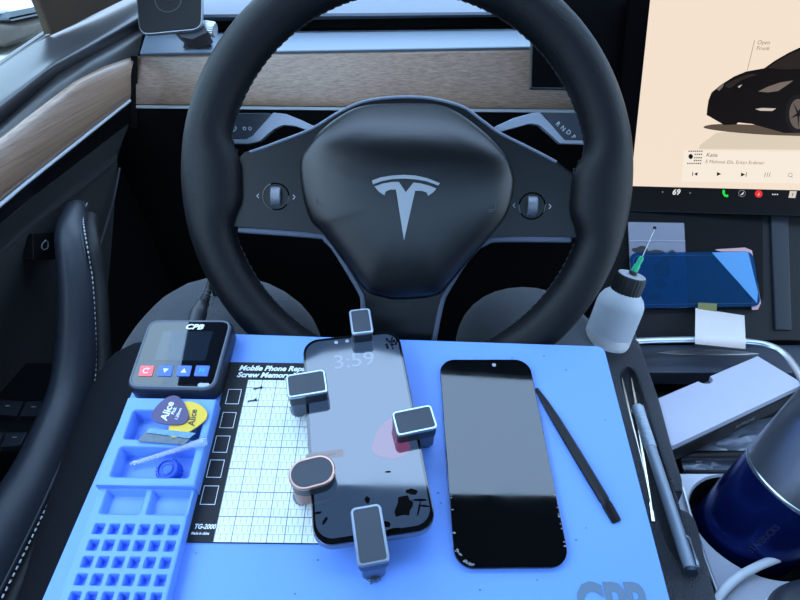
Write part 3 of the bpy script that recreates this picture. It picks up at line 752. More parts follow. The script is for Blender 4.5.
for r in range(9):
    vc = y1 - s / 2 - r * pv
    vb = vc - pv / 2
    for c in range(6):
        uc = c0[0] + c * pu
        ua = A0 if c == 0 else uc - pu / 2; ub = A1 if c == 5 else uc + pu / 2
        cell(mb, ua, ub, vb, vtop, (uc - s / 2, uc + s / 2, vc - s / 2, vc + s / 2), .0012, ZL, .0045, .0006, .0006, 4)
    vtop = vb
solidbelow(mb, A0, A1, vtop, LV1, ZL, .0003)
mb.build('lower_section', BLUE, tray)

# ---- picks, blade, tube, cap in the tray
def pick_poly(L, Wd):
    pts = []
    for i in range(40):
        a = 2 * PI * i / 40
        r = .5 * (1 + .10 * math.cos(3 * a))
        pts.append((Wd * r * math.sin(a) * 1.02, -L * r * math.cos(a)))
    return pts
def pick(name, label, pts_px, h, rgb, rot, sc, txt, ink):
    T = Plane(M @ Matrix.Translation((*MT.at(*pts_px, h), h)) @ Matrix.Rotation(rot, 4, 'Z'))
    t = thing(name, label, 'guitar pick', T.m, 'picks in the blue tray')
    o_ = [(x * sc, y * sc) for x, y in smooth([(0, -.0165), (.0045, -.0145), (.0095, -.0065), (.0128, .003), (.0125, .0085), (.0085, .0125), (0, .0142), (-.0085, .0125), (-.0125, .0085), (-.0128, .003), (-.0095, -.0065), (-.0045, -.0145)], 5, True)]
    mb = MB(T.m); mb.slab(o_, -.0005, .0005, .0003); mb.build('pick_body', mat(name + '_plastic_%d' % rgb[0], rgb, .5), t)
    for s_, p0, p1, sz in txt:
        a, b = Vector(MT.at(*p0, h)), Vector(MT.at(*p1, h)); c = (a + b) / 2; an = math.atan2(b.y - a.y, b.x - a.x)
        mb = MB(M).text(s_, c.x, c.y, h + .0006, sz, an, 'CENTER', .00004, .15, sz * .025); mb.build('lettering', ink, t)
pick('plectrum', 'yellow guitar pick half hidden under the purple pick', (186.5, 419), .0168, (214, 182, 52), -.45, .98, [('Alice', (191, 430), (195, 407), .0068)], mat('pick_ink', (70, 62, 50), .6))
pick('plectrum', 'purple guitar pick with white lettering lying on the yellow pick', (171.5, 412), .0180, (74, 66, 106), 1.05, .92, [('Alice', (163.5, 421.5), (171.5, 402), .0076), ('Pick', (172, 416), (176, 407), .0035), ('1.20mm', (176, 420.5), (181, 408.5), .0030)], mat('pick_white', (225, 228, 240), .6))
bl_px = [(137, 441), (150, 428), (196, 433.5), (184, 444.5)]
hb = .0168
mb = MB(M); mb.slab(MT.poly(bl_px, hb), hb - .0004, hb, 0)
bt = thing('razor_blade', 'shiny slanted steel blade across the upper tray pocket', 'blade', M @ Matrix.Translation((*MT.at(165, 437, hb), hb)))
mb.build('steel_blade', mat('blade_steel', (84, 92, 100), .34, metal=.8, bump=.5, bscale=260), bt)
mb = MB(M); a = MT.poly([(149.5, 428), (196, 433), (189, 438.5), (146, 432.5)], hb + .0005); mb.slab(a, hb + .0002, hb + .0006, 0); mb.build('bevelled_edge', mat('blade_edge', (84, 112, 140), .25, metal=.8, bump=.6, bscale=200), bt)
# clear plastic tube leaning in the lower pocket, out over the rim
pa = Vector((*MT.at(131, 464, .006), .006)); pb = Vector((*MT.at(206, 441, .0185), .0185))
d = (pb - pa)
mb = MB(M); mb.tube([pa, pa + d * .55, pa + d * .8, pa + d * .97, pb], [.0016, .0019, .0026, .0033, .0030], 14, caps=(False, False))
tag(mb.build('clear_tube', clear('tube_clear', (236, 244, 254), .07, .03, .25, (225, 235, 250))), 'clear plastic dropper tube lying across the tray pocket', 'plastic tube')
cc = MT.at(172, 474, .0035)
cap = thing('bottle_cap', 'round dark blue ribbed cap in the lower tray pocket', 'cap', M @ Matrix.Translation((cc[0], cc[1], .0045)))
CMx = M @ Matrix.Translation((cc[0], cc[1], .0045)) @ Matrix.Rotation(.12, 4, 'X')
mb = MB(CMx); mb.loft([cog(.0078, 18, .0, 0), cog(.0078, 18, .0005, .0006), cog(.0076, 18, .0005, .0095), cog(.0070, 18, 0, .0105)], True, (True, False))
mb.loft([cog(.0070, 18, 0, .0105), cog(.0062, 18, 0, .0107), cog(.0058, 18, 0, .0095)], True, (False, True)); mb.build('ribbed_wall', mat('cap_blue', (34, 78, 186), .4), cap)
mb = MB(CMx); mb.lathe([(.0042, .0093), (.004, .0105), (.0034, .0108), (.0030, .0102)], 28); mb.build('top_boss', mat('cap_blue_light', (48, 98, 208), .4), cap)

# ---- control box
h = .019
co = [(150, 320.5), (231.5, 320.5), (213, 388), (127, 386)]
cq = MT.poly(co, h); cqr = rounded(cq, .009, 7)
if area(cqr) < 0: cqr = cqr[::-1]
ctr = (sum(p[0] for p in cq) / 4, sum(p[1] for p in cq) / 4)
box = thing('control_box', 'grey edged temperature control box with coloured keys beside the mat', 'control box', M @ Matrix.Translation((*ctr, .0003)))
out_ = inset(cqr, -.0022)
mb = MB(M); mb.prism(out_, [(.002, .0004), (0, .003), (0, h - .0035), (.0012, h - .0018)]); mb.build('housing', mat('box_dark', (34, 39, 50), .45), box)
mb = MB(M); mb.prism(out_, [(.0012, h - .0018), (.0022, h), (.0032, h), (.0036, h - .0006)]); mb.build('bezel', mat('box_bezel', (92, 100, 114), .38), box)
mb = MB(M); mb.prism(cqr, [(.0014, h - .001), (.0014, h - .0004)]); face = mb.build('face_plate', mat('box_face', (10, 13, 19), .02, ior=1.7), box)
mb = MB(M); mb.slab(MT.poly([(163, 331), (213, 331), (205, 360), (154, 360)], h), h - .0006, h - .0003, 0); mb.build('lcd_window', mat('lcd_grey', (24, 32, 44), .03, ior=1.75), face)
for px, rgb, sym, lb in ((146.5, (232, 92, 100), 'C', 'red key with white power symbol'), (165.5, (60, 96, 216), 'v', 'blue key with down triangle'), (184, (60, 96, 216), '^', 'blue key with up triangle'), (202, (60, 96, 216), 'M', 'blue key lettered M')):
    p = MT.poly([(px - 5.7, 365.6), (px + 8, 365.8), (px + 5.4, 376.2), (px - 8.2, 376)], h)
    mb = MB(M); mb.slab(rounded(p, .0007, 2), h - .0006, h + .0003, .0002); k = mb.build('key', mat('key_%d' % rgb[0], rgb, .4, emit=rgb, estr=.22), box); k['label'] = lb
    mx = sum(q[0] for q in p) / 4; my = sum(q[1] for q in p) / 4
    mb = MB(M)
    if sym == 'v': mb.slab([(mx - .0022, my + .0018), (mx + .0022, my + .0018), (mx, my - .002)], h + .0003, h + .0005)
    elif sym == '^': mb.slab([(mx - .0022, my - .0018), (mx + .0022, my - .0018), (mx, my + .002)], h + .0003, h + .0005)
    elif sym == 'C': mb.tube([(mx + .0022 * math.cos(a_), my + .0022 * math.sin(a_), h + .0004) for a_ in [.8 + q * .28 for q in range(18)]], .0004, 5); mb.tube([(mx + .0005, my + .0008, h + .0004), (mx + .0022, my + .0024, h + .0004)], .0004, 5)
    else: mb.text('M', mx, my, h + .0004, .0062, 0, 'CENTER', .00005, 0, .0002)
    mb.build('symbol', mat('key_cyan', (40, 150, 245), .4) if sym == 'M' else WHITEP, k)
x, y = MT.at(194, 326.8, h)
mb = MB(M); mb.text('CPB', x, y, h - .0003, .0072, 0, 'CENTER', .00008, .25, .00025, 1.15); mb.build('lettering', WHITEP, box)
x, y = MT.at(203.5, 384.8, h); mb = MB(M); mb.slab(rrect(x, y, .009, .0035, .0017), h - .0006, h - .0002); mb.build('corner_label', mat('label_pale', (160, 170, 184), .4), face)
# cable: plug rises behind the box and drops away behind the wheel
cb = thing('power_cable', 'black cable with ribbed plug behind the control box', 'cable', M @ Matrix.Translation((*MT.at(198, 318, .012), .012)))
def rz(px, py, dist): return CAM + ray(px, py) * dist
c = [rz(195, 326, .505), rz(199, 312, .515), rz(203, 303, .52)]
mb = MB(); mb.tube(smooth(c, 5), [.0075, .0075, .0076, .0077, .0078, .0076, .007, .0062, .0058, .0058, .006], 14); mb.build('plug', mat('plug_grey', (46, 48, 54), .45), cb)
c2 = [rz(203, 304, .52), rz(206, 297, .525), rz(209, 288, .53)]
P_ = smooth(c2, 8); mb = MB(); mb.tube(P_, [(.0042 if i % 3 else .0055) * (1 - .025 * i) for i in range(len(P_))], 12); mb.build('strain_relief', mat('plug_ribs', (40, 42, 47), .5), cb)
c3 = [rz(209, 288, .53), rz(211, 280, .535), rz(213, 283, .56), rz(222, 310, .60), rz(260, 360, .66)]
mb = MB(); mb.tube(smooth(c3, 8), .0028, 10); mb.build('cord', mat('cord_black', (18, 19, 22), .5), cb)

# ---- clamped phone
HZ = .0225
ph_px = [(302, 340.5), (399.5, 329), (437, 529), (313, 549)]
pq = MT.poly(ph_px, HZ)
# square the quad up into a true rectangle
def rect_from(q):
    c = Vector((sum(p[0] for p in q) / 4, sum(p[1] for p in q) / 4)); q = [Vector(p) for p in q]
    # order TL TR BR BL
    up = ((q[0] + q[1]) - (q[3] + q[2])) / 2; rt = ((q[1] + q[2]) - (q[0] + q[3])) / 2
    a = math.atan2(up.y, up.x) - PI / 2; b = math.atan2(rt.y, rt.x)
    return c, rt.length, up.length, (a * .6 + b * .4)
pc, pw, phh, pa_ = rect_from(pq)
print('PHONE', pw, phh, math.degrees(pa_))
PF = Plane(M @ Matrix.Translation((pc.x, pc.y, HZ)) @ Matrix.Rotation(pa_, 4, 'Z'))
phone = thing('clamped_phone', 'phone with hazy lit screen held raised by five clamps', 'phone', PF.m @ Matrix.Translation((0, 0, -.0095)))
mb = MB(PF.m); mb.slab(rrect(0, 0, pw, phh, .0135, 9), -.0092, -.0012, .0018); mb.build('frame', mat('phone_steel', (150, 148, 148), .25, metal=.9), phone)
mb = MB(PF.m); mb.slab(rrect(0, 0, pw - .001, phh - .001, .013, 9), -.0016, 0, .0006)
gl = mb.build('glass', mat('phone_glass', (8, 9, 12), .03, ior=1.75, rvar=.04, vscale=22), phone)
mb = MB(PF.m); mb.slab(rrect(0, .0005, pw - .0050, phh - .0075, .0115, 9), 0, .00012); dsp = mb.build('display', mat('phone_display', (12, 14, 18), .035, ior=1.85, rvar=.05, vscale=22, emit=(50, 72, 104), estr=1.0), gl)
x, y = PF.at(354, 361, 0)
mb = MB(PF.m); mb.text('3:59', x, y, .0002, .0185, 0, 'CENTER', .00003, 0, .0001, 1.05); mb.build('clock_digits', mat('clock_glow', (10, 10, 12), .035, ior=1.85, emit=(92, 116, 156), estr=1.0), dsp)
mb = MB(PF.m); mb.slab(smooth(PF.poly([(372, 447), (378, 430), (388, 420), (398, 422), (408, 440), (409, 452), (394, 459), (376, 455)]), 4, True), .00012, .0002); mb.build('wallpaper_patch', mat('wall_pink', (10, 10, 12), .035, ior=1.85, emit=(112, 64, 104), estr=1.0), dsp)
x, y = PF.at(325, 455)
mb = MB(PF.m); mb.slab(rrect(x, y, .026, .0055, .0014), .00012, .0002); pill = mb.build('notice_pill', emis('pill_white', (160, 172, 198), .9), dsp)
mb = MB(PF.m); mb.text('Clear Later', x, y, .00024, .0036, 0, 'CENTER', .00002); mb.build('lettering', mat('pill_ink', (120, 126, 140), .6), pill)
random.seed(5)
mb = MB(PF.m)
tx, ty = PF.at(391, 343, 0)
for k in range(26):
    a = random.random() * 6.28; r = .0058 * math.sqrt(random.random()); cxk, cyk = tx + r * math.cos(a), ty + r * math.sin(a) * 1.1
    mb.slab([(cxk + .0009 * (.5 + random.random()) * math.cos(t), cyk + .0009 * (.5 + random.random()) * math.sin(t)) for t in (0, 1, 2, 3, 4, 5)], .0001, .0003)
mb.build('glass_chips', mat('chip_black', (8, 8, 10), .9, spec=.1), gl)
for px, py, a, b, t in ((367.5, 500, 3, 3.4, 0), (325, 521, 5, 1.6, 2.1), (318, 513, 4, 1.3, -.2), (404, 507, 9, 11, .5), (412, 492, 6, 3, .1), (388, 472, 3, 1, 0), (393, 530, 8, 2, -.2), (420, 500, 8, 1.2, 0), (419, 509, 1.2, 8, .2), (424, 506, 6, 1, .1), (386, 524, 6, 3, .2), (361, 508, .8, .6, 0)):
    pts = []
    for q in range(14):
        an = q * 2 * PI / 14; rr = .75 + .45 * random.random()
        pts.append((px + a * rr * math.cos(an) * math.cos(t) - b * rr * math.sin(an) * math.sin(t), py + a * rr * math.cos(an) * math.sin(t) + b * rr * math.sin(an) * math.cos(t)))
    mb = MB(PF.m); mb.slab(PF.poly(pts), .00012, .0003); mb.build('adhesive_residue', mat('residue_black', (8, 8, 9), .95, spec=.05), gl)
mb = MB(PF.m)
for sx_ in (-.0125, -.0035): mb.lathe([(.0017, .0001), (.0015, .0004)], 14, Matrix.Translation((sx_ , phh / 2 - .0062, 0)))
mb.build('front_cameras', mat('lens_grey', (150, 160, 175), .15), gl)
# ---- clamps: local x points in over the phone, z up from the mat
def clamp(label, px, py, ang, lx, wy, oval, rimm, off):
    """px,py = centre of the top face; ang = direction of local x in mat axes; off = where the phone edge lies along x"""
    zt = .036
    c = MT.at(px, py, zt)
    X = M @ Matrix.Translation((c[0], c[1], 0)) @ Matrix.Rotation(ang, 4, 'Z')
    t = thing('phone_clamp', label, 'clamp', X, 'clamps holding the phone')
    r = min(lx, wy) / 2 - .0002 if oval else .0028
    out = rrect(0, 0, lx, wy, r, 8)
    mb = MB(X); mb.prism(out, [(.0006, HZ + .0008), (0, HZ + .0014), (0, zt - .0012), (.0004, zt)]); mb.build('upper_jaw', BODYM, t)
    mb = MB(X); mb.loft([[(x_, y_, z_) for x_, y_ in inset(out, d_)] for d_, z_ in ((-.0004, zt - .0022), (-.0006, zt - .0004), (.0, zt + .0004), (.001, zt + .0004), (.0012, zt))], True, (False, False)); mb.build('rim', rimm, t)
    mb = MB(X); mb.prism(out, [(.0011, zt - .0006), (.0011, zt + .0001)]); mb.build('rubber_top', mat('clamp_rubber', (54, 60, 70), .5, bump=.15, bscale=1500), t)
    # spine outside the phone edge and the lower jaw below it
    x0_ = -lx / 2; x1_ = off - .0012
    sp = rrect((x0_ + x1_) / 2, 0, x1_ - x0_, wy * .82, min(r, (x1_ - x0_) / 2 - .0003) * .8, 6)
    mb = MB(X); mb.prism(sp, [(.0004, .0060), (0, .007), (0, HZ + .001)]); mb.build('spine', BODYM2 if rimm is not ROSE else ROSEB, t)
    lj = rrect(x0_ + lx * .35, 0, lx * .7, wy * .8, r * .7 if not oval else wy * .38, 6)
    mb = MB(X); mb.prism(lj, [(.0006, .0056), (0, .0066), (0, HZ - .0104), (.0004, HZ - .0098)]); mb.build('lower_jaw', BODYM2 if rimm is not ROSE else ROSEB, t)
    mb = MB(X @ Matrix.Translation((x0_ + .0046, 0, .0004))); mb.loft([cog(.0058, 16, 0, 0), cog(.0060, 16, .0005, .0005), cog(.0060, 16, .0005, .0048), cog(.0056, 16, 0, .0054)]); mb.build('thumb_screw', mat('screw_knurl', (96, 104, 118), .35, metal=.8), t)
BODYM = mat('clamp_body', (50, 57, 68), .35, metal=.5); BODYM2 = mat('clamp_side', (84, 94, 110), .35, metal=.6)
SILV = mat('clamp_silver', (176, 190, 208), .3, metal=.85); ROSE = mat('clamp_rose', (200, 160, 144), .3, metal=.85); ROSEB = mat('clamp_rose_body', (168, 132, 120), .35, metal=.7)
pr = pa_
clamp('dark clamp with silver rim on the top edge of the phone', 361, 321, pr - PI / 2, .0245, .0165, False, SILV, .003)
clamp('dark clamp with silver rim on the left edge of the phone, above the oval one', 306.5, 383.5, pr + .05, .0285, .0195, False, SILV, .004)
clamp('dark clamp with silver rim on the right edge of the phone', 414.5, 420, pr + PI + .08, .0285, .0185, False, SILV, .001)
clamp('oval clamp with rose gold rim at the left edge of the phone', 312, 472, pr + .12, .0295, .0205, True, ROSE, .001)
clamp('dark clamp with silver rim on the bottom edge of the phone', 369.5, 534, pr + PI / 2 + .03, .0345, .0185, False, SILV, .000)

# ---- loose phone display and pry tool
dq = MT.poly([(439.3, 359.3), (529, 359.3), (571, 567), (455, 568.5)], .004); dc, dw, dh, da = rect_from(dq)
print('DISPLAY', dw, dh, math.degrees(da))
DF = Plane(M @ Matrix.Translation((dc.x, dc.y, 0)) @ Matrix.Rotation(da, 4, 'Z'))
lp = thing('loose_phone_screen', 'smudged black phone screen lying flat on the blue mat', 'phone screen', DF.m)
mb = MB(DF.m); mb.slab(rrect(0, 0, dw - .0006, dh - .0006, .0125, 9), .0002, .0028, .0004); mb.build('back_frame', mat('screen_back', (28, 29, 32), .5), lp)
mb = MB(DF.m); mb.slab(rrect(0, 0, dw, dh, .0128, 9), .0026, .004, .0006); gg = mb.build('glass', mat('screen_glass', (6, 7, 9), .025, ior=1.62, rvar=.04, vscale=28), lp)
mb = MB(DF.m); mb.lathe([(.0017, .004), (.0015, .0042)], 16, Matrix.Translation((*DF.at(494, 365, .004), 0))); mb.build('camera_hole', mat('lens_grey', (150, 160, 175), .15), gg)
random.seed(9); mb = MB(DF.m)
for k in range(40):
    t = random.random()
    if k < 26: x, y = -dw / 2 + .0012 + .011 * t + random.random() * .001, -dh / 2 + .0012 + .011 * (1 - t) ** 2.2 + random.random() * .0015
    else: x, y = (random.choice((-1, 1)) * (dw / 2 - .0012), -dh / 2 + .01 + random.random() * .04)
    s = .0003 + random.random() * .0005; mb.slab([(x + s * math.cos(q * 1.25 + t) * (1 + random.random()), y + s * math.sin(q * 1.25 + t)) for q in range(5)], .0039, .0043)
mb.build('chipped_edge', mat('chip_pale', (120, 126, 132), .5), gg)
s0, s1 = MT.at(537, 387, .003), MT.at(618, 521, .003)
sd = Vector((s1[0] - s0[0], s1[1] - s0[1])); sl = sd.length; sa = math.atan2(sd.y, sd.x)
XS = M @ Matrix.Translation((s0[0], s0[1], 0)) @ Matrix.Rotation(sa, 4, 'Z')
mb = MB(XS)
secs = [(0, .0012, .0006), (.012, .0026, .0011), (.03, .0033, .0022), (sl * .55, .0036, .0024), (sl - .016, .0035, .0022), (sl - .0145, .003, .002), (sl - .012, .0036, .0018), (sl - .001, .0036, .0008), (sl, .003, .0006)]
mb.loft([[(x, -w, .0003), (x, w, .0003), (x, w, .0003 + h_ * 1.2), (x, w * .5, .0003 + 2 * h_), (x, -w * .5, .0003 + 2 * h_), (x, -w, .0003 + h_ * 1.2)] for x, w, h_ in secs])
tag(mb.build('pry_tool', mat('spudger_black', (20, 21, 23), .42, spec=.25), local=XS), 'thin black plastic pry tool to the right of the loose phone screen', 'pry tool')
# ================================================================== CENTRE CONSOLE
PADZ = .625
GRAIN = mat('grained_vinyl', (58, 62, 71), .5, spec=.6, bump=5, bscale=760)
console = thing('center_console', 'centre console with grained side pad, chrome arc and cup holder', 'console', Matrix.Translation((.38, .35, .2)))
CZ = Plane(Matrix.Translation((0, 0, PADZ)))
def cpoly(pts, z): return [tuple(zp(x, y, z))[:2] for x, y in pts]
# grained pad, long recess along its middle
padL = cpoly([(588, 318), (636, 326), (661, 400), (674, 452), (683, 478), (683, 490), (697, 500), (703, 512), (708, 530), (724, 600), (752, 690), (690, 690), (640, 560), (604, 380)], PADZ)
slot = cpoly([(620, 372), (624, 366), (630, 366), (637, 372), (643, 392), (652, 424), (664, 470), (676, 520), (684, 552), (682, 560), (676, 560), (668, 540), (656, 500), (640, 440), (627, 396)], PADZ)
def ring_between(mb, outer, hole, z):
    """flat face with a hole, as a strip between the two outlines matched by angle along their length"""
    o_ = resample([(*p, 0) for p in outer] + [(*outer[0], 0)], 161)[:-1]
    return o_
# pad split lengthways into left half, right half and ends around the recess
def strip_faces(mb, L_, R_, z0, sub=24):
    A = resample([(*p, 0) for p in L_], sub); B = resample([(*p, 0) for p in R_], sub)
    mb.loft([[(p.x, p.y, z0) for p in A], [(p.x, p.y, z0) for p in B]], False)
def wp_(px, py, z=PADZ): return zp(px, py, z)
rows = [318, 345, 366, 372, 392, 420, 450, 478, 490, 512, 530, 552, 560, 600, 660, 720]
left_e = lambda y: 558 + (y - 318) * .24          # hidden under the mat
def right_e(y):
    T_ = [(318, 634), (330, 636), (400, 660.5), (452, 674.5), (478, 683), (490, 683.5), (492, 677), (508, 681), (512, 690), (518, 696), (530, 700), (570, 709), (600, 718), (720, 760)]
    for (a, xa), (b, xb) in zip(T_, T_[1:]):
        if y <= b: return xa + (xb - xa) * (y - a) / (b - a)
    return 770
sl_l = [(372, 620), (380, 620.5), (400, 626), (440, 637), (500, 652), (545, 667), (560, 677)]
sl_r = [(372, 636), (380, 639), (400, 646), (440, 657.5), (500, 676), (545, 687), (560, 681)]
def tabv(T_, y):
    if y <= T_[0][0]: return T_[0][1]
    for (a, xa), (b, xb) in zip(T_, T_[1:]):
        if y <= b: return xa + (xb - xa) * (y - a) / (b - a)
    return T_[-1][1]
RZ = .009; bev = .004
mb = MB()
ys = sorted(set([318 + i * (720 - 318) / 80 for i in range(81)] + [366, 372, 560, 562, 478, 484, 490, 492, 508, 512, 516]))
rings = []
for y in ys:
    l, r = left_e(y), right_e(y)
    ins = 367 <= y <= 561
    if ins:
        yy = min(max(y, 372), 560); a, b = tabv(sl_l, yy), tabv(sl_r, yy)
        if y < 372: c_ = (a + b) / 2; k = (y - 366) / 6 * .7 + .3; a, b = c_ + (a - c_) * k, c_ + (b - c_) * k
    else:
        c_ = tabv(sl_l, min(max(y, 372), 560)) * .5 + tabv(sl_r, min(max(y, 372), 560)) * .5; a, b = c_ - .3, c_ + .3
    dz = RZ if ins else 0
    ring = [zp(l, y, PADZ) - Vector((0, 0, .03)), zp(l, y, PADZ), zp(a - 2, y, PADZ), zp(a, y, PADZ) - Vector((0, 0, min(.0012, dz))), zp(a, y, PADZ) + Vector((.0006 if ins else 0, 0, -dz)), zp(b, y, PADZ) + Vector((-.0006 if ins else 0, 0, -dz)), zp(b, y, PADZ) - Vector((0, 0, min(.0012, dz))), zp(b + 2, y, PADZ),
            zp(r - 4, y, PADZ), zp(r - 1.2, y, PADZ) - Vector((0, 0, .001)), zp(r, y, PADZ) - Vector((0, 0, .0035)), zp(r, y, PADZ) - Vector((0, 0, .03))]
    rings.append(ring)
mb.loft(rings, False); mb.build('side_pad', GRAIN, console, 35)
# base body beneath everything
mb = MB(); mb.slab([(.215, .03), (.56, .03), (.56, .60), (.235, .60)], .20, .565, .004); mb.build('body', BLACK, console)
# dull metallic line beside the rear pad
mb = MB(); mb.tube([zp(683, 488, .607), zp(690, 512, .607), zp(706, 560, .607), zp(722, 604, .607), zp(760, 720, .607)], .0012, 8); mb.build('trim_line', SILVER, console)
# pale sliding lid round the cup hole
LIDZ = .604
hc = zp(754, 523, LIDZ); HR = .049
mb = MB()
x0_, x1_, yb_, yt_ = .228, .56, .03, zp(740, 474, LIDZ).y
hole = [(hc.x + HR * math.cos(2 * PI * i / 48), hc.y + HR * math.sin(2 * PI * i / 48)) for i in range(48)]
def sq(i):
    a = 2 * PI * i / 48; c, s = math.cos(a), math.sin(a)
    tx = (x1_ - hc.x) / c if c > 1e-6 else ((x0_ - hc.x) / c if c < -1e-6 else 1e9); ty = (yt_ - hc.y) / s if s > 1e-6 else ((yb_ - hc.y) / s if s < -1e-6 else 1e9)
    t = min(tx, ty); return (hc.x + c * t, hc.y + s * t)
outr = [sq(i) for i in range(48)]
allang = outr
mb.loft([[(x, y, LIDZ - .02) for x, y in outr], [(x, y, LIDZ) for x, y in outr], [(x, y, LIDZ) for x, y in hole], [(hc.x + (x - hc.x) * .97, hc.y + (y - hc.y) * .97, LIDZ - .003) for x, y in hole]], True, (False, False))
for (cx_, cy_) in ((x0_, yt_), (x1_, yt_), (x0_, yb_), (x1_, yb_)):
    near = sorted(outr, key=lambda p: (p[0] - cx_) ** 2 + (p[1] - cy_) ** 2)[:2]
    mb.add([(cx_, cy_, LIDZ), (*near[0], LIDZ), (*near[1], LIDZ)], [(0, 1, 2)])
mb.build('lid', mat('lid_lilac_grey', (168, 174, 190), .3, spec=.5), console, 30)
mb = MB(); mb.loft([[(hc.x + (x - hc.x) * k, hc.y + (y - hc.y) * k, z) for x, y in hole] for k, z in ((.97, LIDZ - .002), (.95, .5675), (.5, .567))], True, (False, True)); mb.build('cup_holder', mat('holder_black', (5, 6, 8), .6, spec=.2), console)
# compartment walls in front, rolled edge, chrome arc and handle
mb = MB()
arc_px = [(628, 341.5), (660, 340), (700, 339.5), (740, 341), (765, 344), (782, 352), (794, 366), (806, 388), (820, 420)]
arc3 = smooth([tuple(zp(x, y, .622)) for x, y in arc_px], 6)
mb.tube(arc3, [(.0043, .003)] * len(arc3), 10); mb.build('chrome_arc', mat('chrome_soft', (198, 206, 218), .3, metal=.9), console)
mb = MB(); hz = .60
lens = [zp(x, y, hz) for x, y in ((657, 352.5), (675, 350.3), (700, 349), (722, 349.3), (745, 351), (759, 353.2), (745, 354.2), (715, 354.5), (680, 354.3))]
mb.slab([(p.x, p.y) for p in lens][::-1], hz - .002, hz, .0006); mb.build('lid_handle', SILVER, console)
mb = MB(); fr = [zp(x, y, .599) for x, y in ((622, 344), (810, 344), (830, 372), (636, 372))]
mb.slab([(p.x, p.y) for p in fr], .58, .5985, .002); mb.build('inner_lid', mat('inner_lid_blue', (56, 62, 74), .35), console)
mb = MB(); fr = [zp(x, y, .59) for x, y in ((640, 366), (812, 362), (860, 476), (690, 476))]
mb.slab([(p.x, p.y) for p in fr], .55, .567, .002); mb.build('bin_floor', BLACK, console)
# front face rising to the charging tray, 45 degrees
QS = Plane(frame(Vector((.30, .520, .612)), Vector((1, 0, 0)), Vector((0, -math.sin(math.radians(45)), math.cos(math.radians(45))))))
Q = QS.m
mb = MB(Q); fo = QS.poly([(615, 340), (800, 340), (850, 350), (850, 205), (612, 205)]); mb.slab(fo, -.04, -.004, .002); mb.build('charger_frame', mat('charger_frame', (15, 17, 21), .55, spec=.25), console)
mb = MB(Q); tr = QS.poly([(600, 205), (764, 205), (765, 298), (757, 309), (600, 309)]); mb.slab(rounded(tr, .006, 4), -.02, -.002, .001); mb.build('charging_tray', mat('tray_black', (6, 7, 9), .7, spec=.15), console)
mb = MB(Q); mb.slab(QS.poly([(771, 205), (789, 205), (793, 330), (776, 330)]), -.02, -.001, .002); mb.build('side_rail', mat('rail_grey', (34, 38, 46), .5, spec=.3), console)

# things on the console
mb = MB(Q); bg = rounded(QS.poly([(628, 222), (684, 223), (688, 308), (632, 308)]), .001, 2); mb.slab(bg, -.0012, .0004, .0003)
bag = thing('zip_bag', 'small clear zip bag with black parts behind the needle bottle', 'plastic bag', Q @ Matrix.Translation((*QS.at(656, 300), 0)))
mb.build('clear_pouch', clear('bag_clear', (238, 240, 245), .10, .15, .38, (190, 190, 205)), bag)
mb = MB(Q); mb.tube([(*QS.at(629, 241, .001), .0008), (*QS.at(685, 241, .001), .0008)], .0006, 6); mb.build('zip_seal', mat('zip_pale', (150, 150, 166), .4), bag)
mb = MB(Q); x, y = QS.at(654.5, 228); mb.lathe([(.0022, .0006), (.002, .0009)], 16, Matrix.Translation((x, y, 0))); mb.build('hang_hole', BLACK, bag)
random.seed(21); mb = MB(Q)
for px, py, a, b in ((641, 250, 9, 4), (655, 253, 10, 3), (672, 254, 4, 4), (663, 270, 9, 9), (660, 284, 7, 6), (655, 297, 7, 4), (666, 262, 4, 6)):
    mb.slab([QS.at(px + a * (.7 + .5 * random.random()) * math.cos(q * PI / 6), py + b * (.7 + .5 * random.random()) * math.sin(q * PI / 6), .001) for q in range(12)][::-1], .0005, .0012)
mb.build('black_parts', mat('bag_black', (16, 17, 22), .5), bag)
fm = thing('blue_film', 'translucent blue phone-size protective film on the charging tray', 'protective film', Q @ Matrix.Translation((*QS.at(700, 306), .003)))
fq = QS.poly([(630.5, 254.5), (752, 249.5), (762, 307), (634, 307.5)], .004); fc, fw, fh, fa = rect_from(fq)
FQ = Q @ Matrix.Translation((fc.x, fc.y, .0035)) @ Matrix.Rotation(fa, 4, 'Z')
mb = MB(FQ); mb.slab(rrect(0, 0, fw, fh, .009, 8), -.0002, .0002); mb.build('film_sheet', clear('film_blue', (100, 168, 218), .10, .10, .16, (48, 118, 176)), fm)
mb = MB(FQ)
rr_ = rrect(0, 0, fw - .008, fh - .008, .006, 8); mb.tube([(x, y, .0003) for x, y in rr_ + rr_[:1]], .0003, 5); mb.build('printed_outline', mat('film_line', (20, 56, 100), .5), fm)
mb = MB(Q); mb.slab(rounded(QS.poly([(712, 249.5), (745, 247.5), (752, 250.5), (754, 262), (761, 303), (758, 309.5), (752, 310), (752, 300), (745, 256)], .0018), .001, 2), .0012, .0018); pk = mb.build('pink_paper', mat('paper_pink', (196, 150, 150), .7), fm)
mb = MB(Q); mb.slab(QS.poly([(712, 252.5), (748, 251.5), (758, 292), (757, 303)], .0042), .0038, .0042); mb.build('painted_reflection', mat('reflection_blue', (84, 140, 188), .3), fm)  # light reflected off the film, painted in as a pale blue piece
ltp = thing('sticky_label', 'white translucent sticker with yellow tab hanging over the chrome arc', 'sticker', Q @ Matrix.Translation((*QS.at(720, 330), .004)))
mb = MB()
A_ = [QS.m @ Vector((*QS.at(x, y, .005), .005)) for x, y in ((695.5, 308), (744.5, 315.5))]
B_ = [zp(695, 337, .6275), zp(745.5, 339, .6275)]; C_ = [zp(695, 344, .6275), zp(745.5, 349, .6275)]
mb.loft([A_, B_, C_], False); mb.build('sticker_sheet', clear('sticker_white', (240, 244, 250), .06, .3, .55, (205, 214, 230)), ltp)
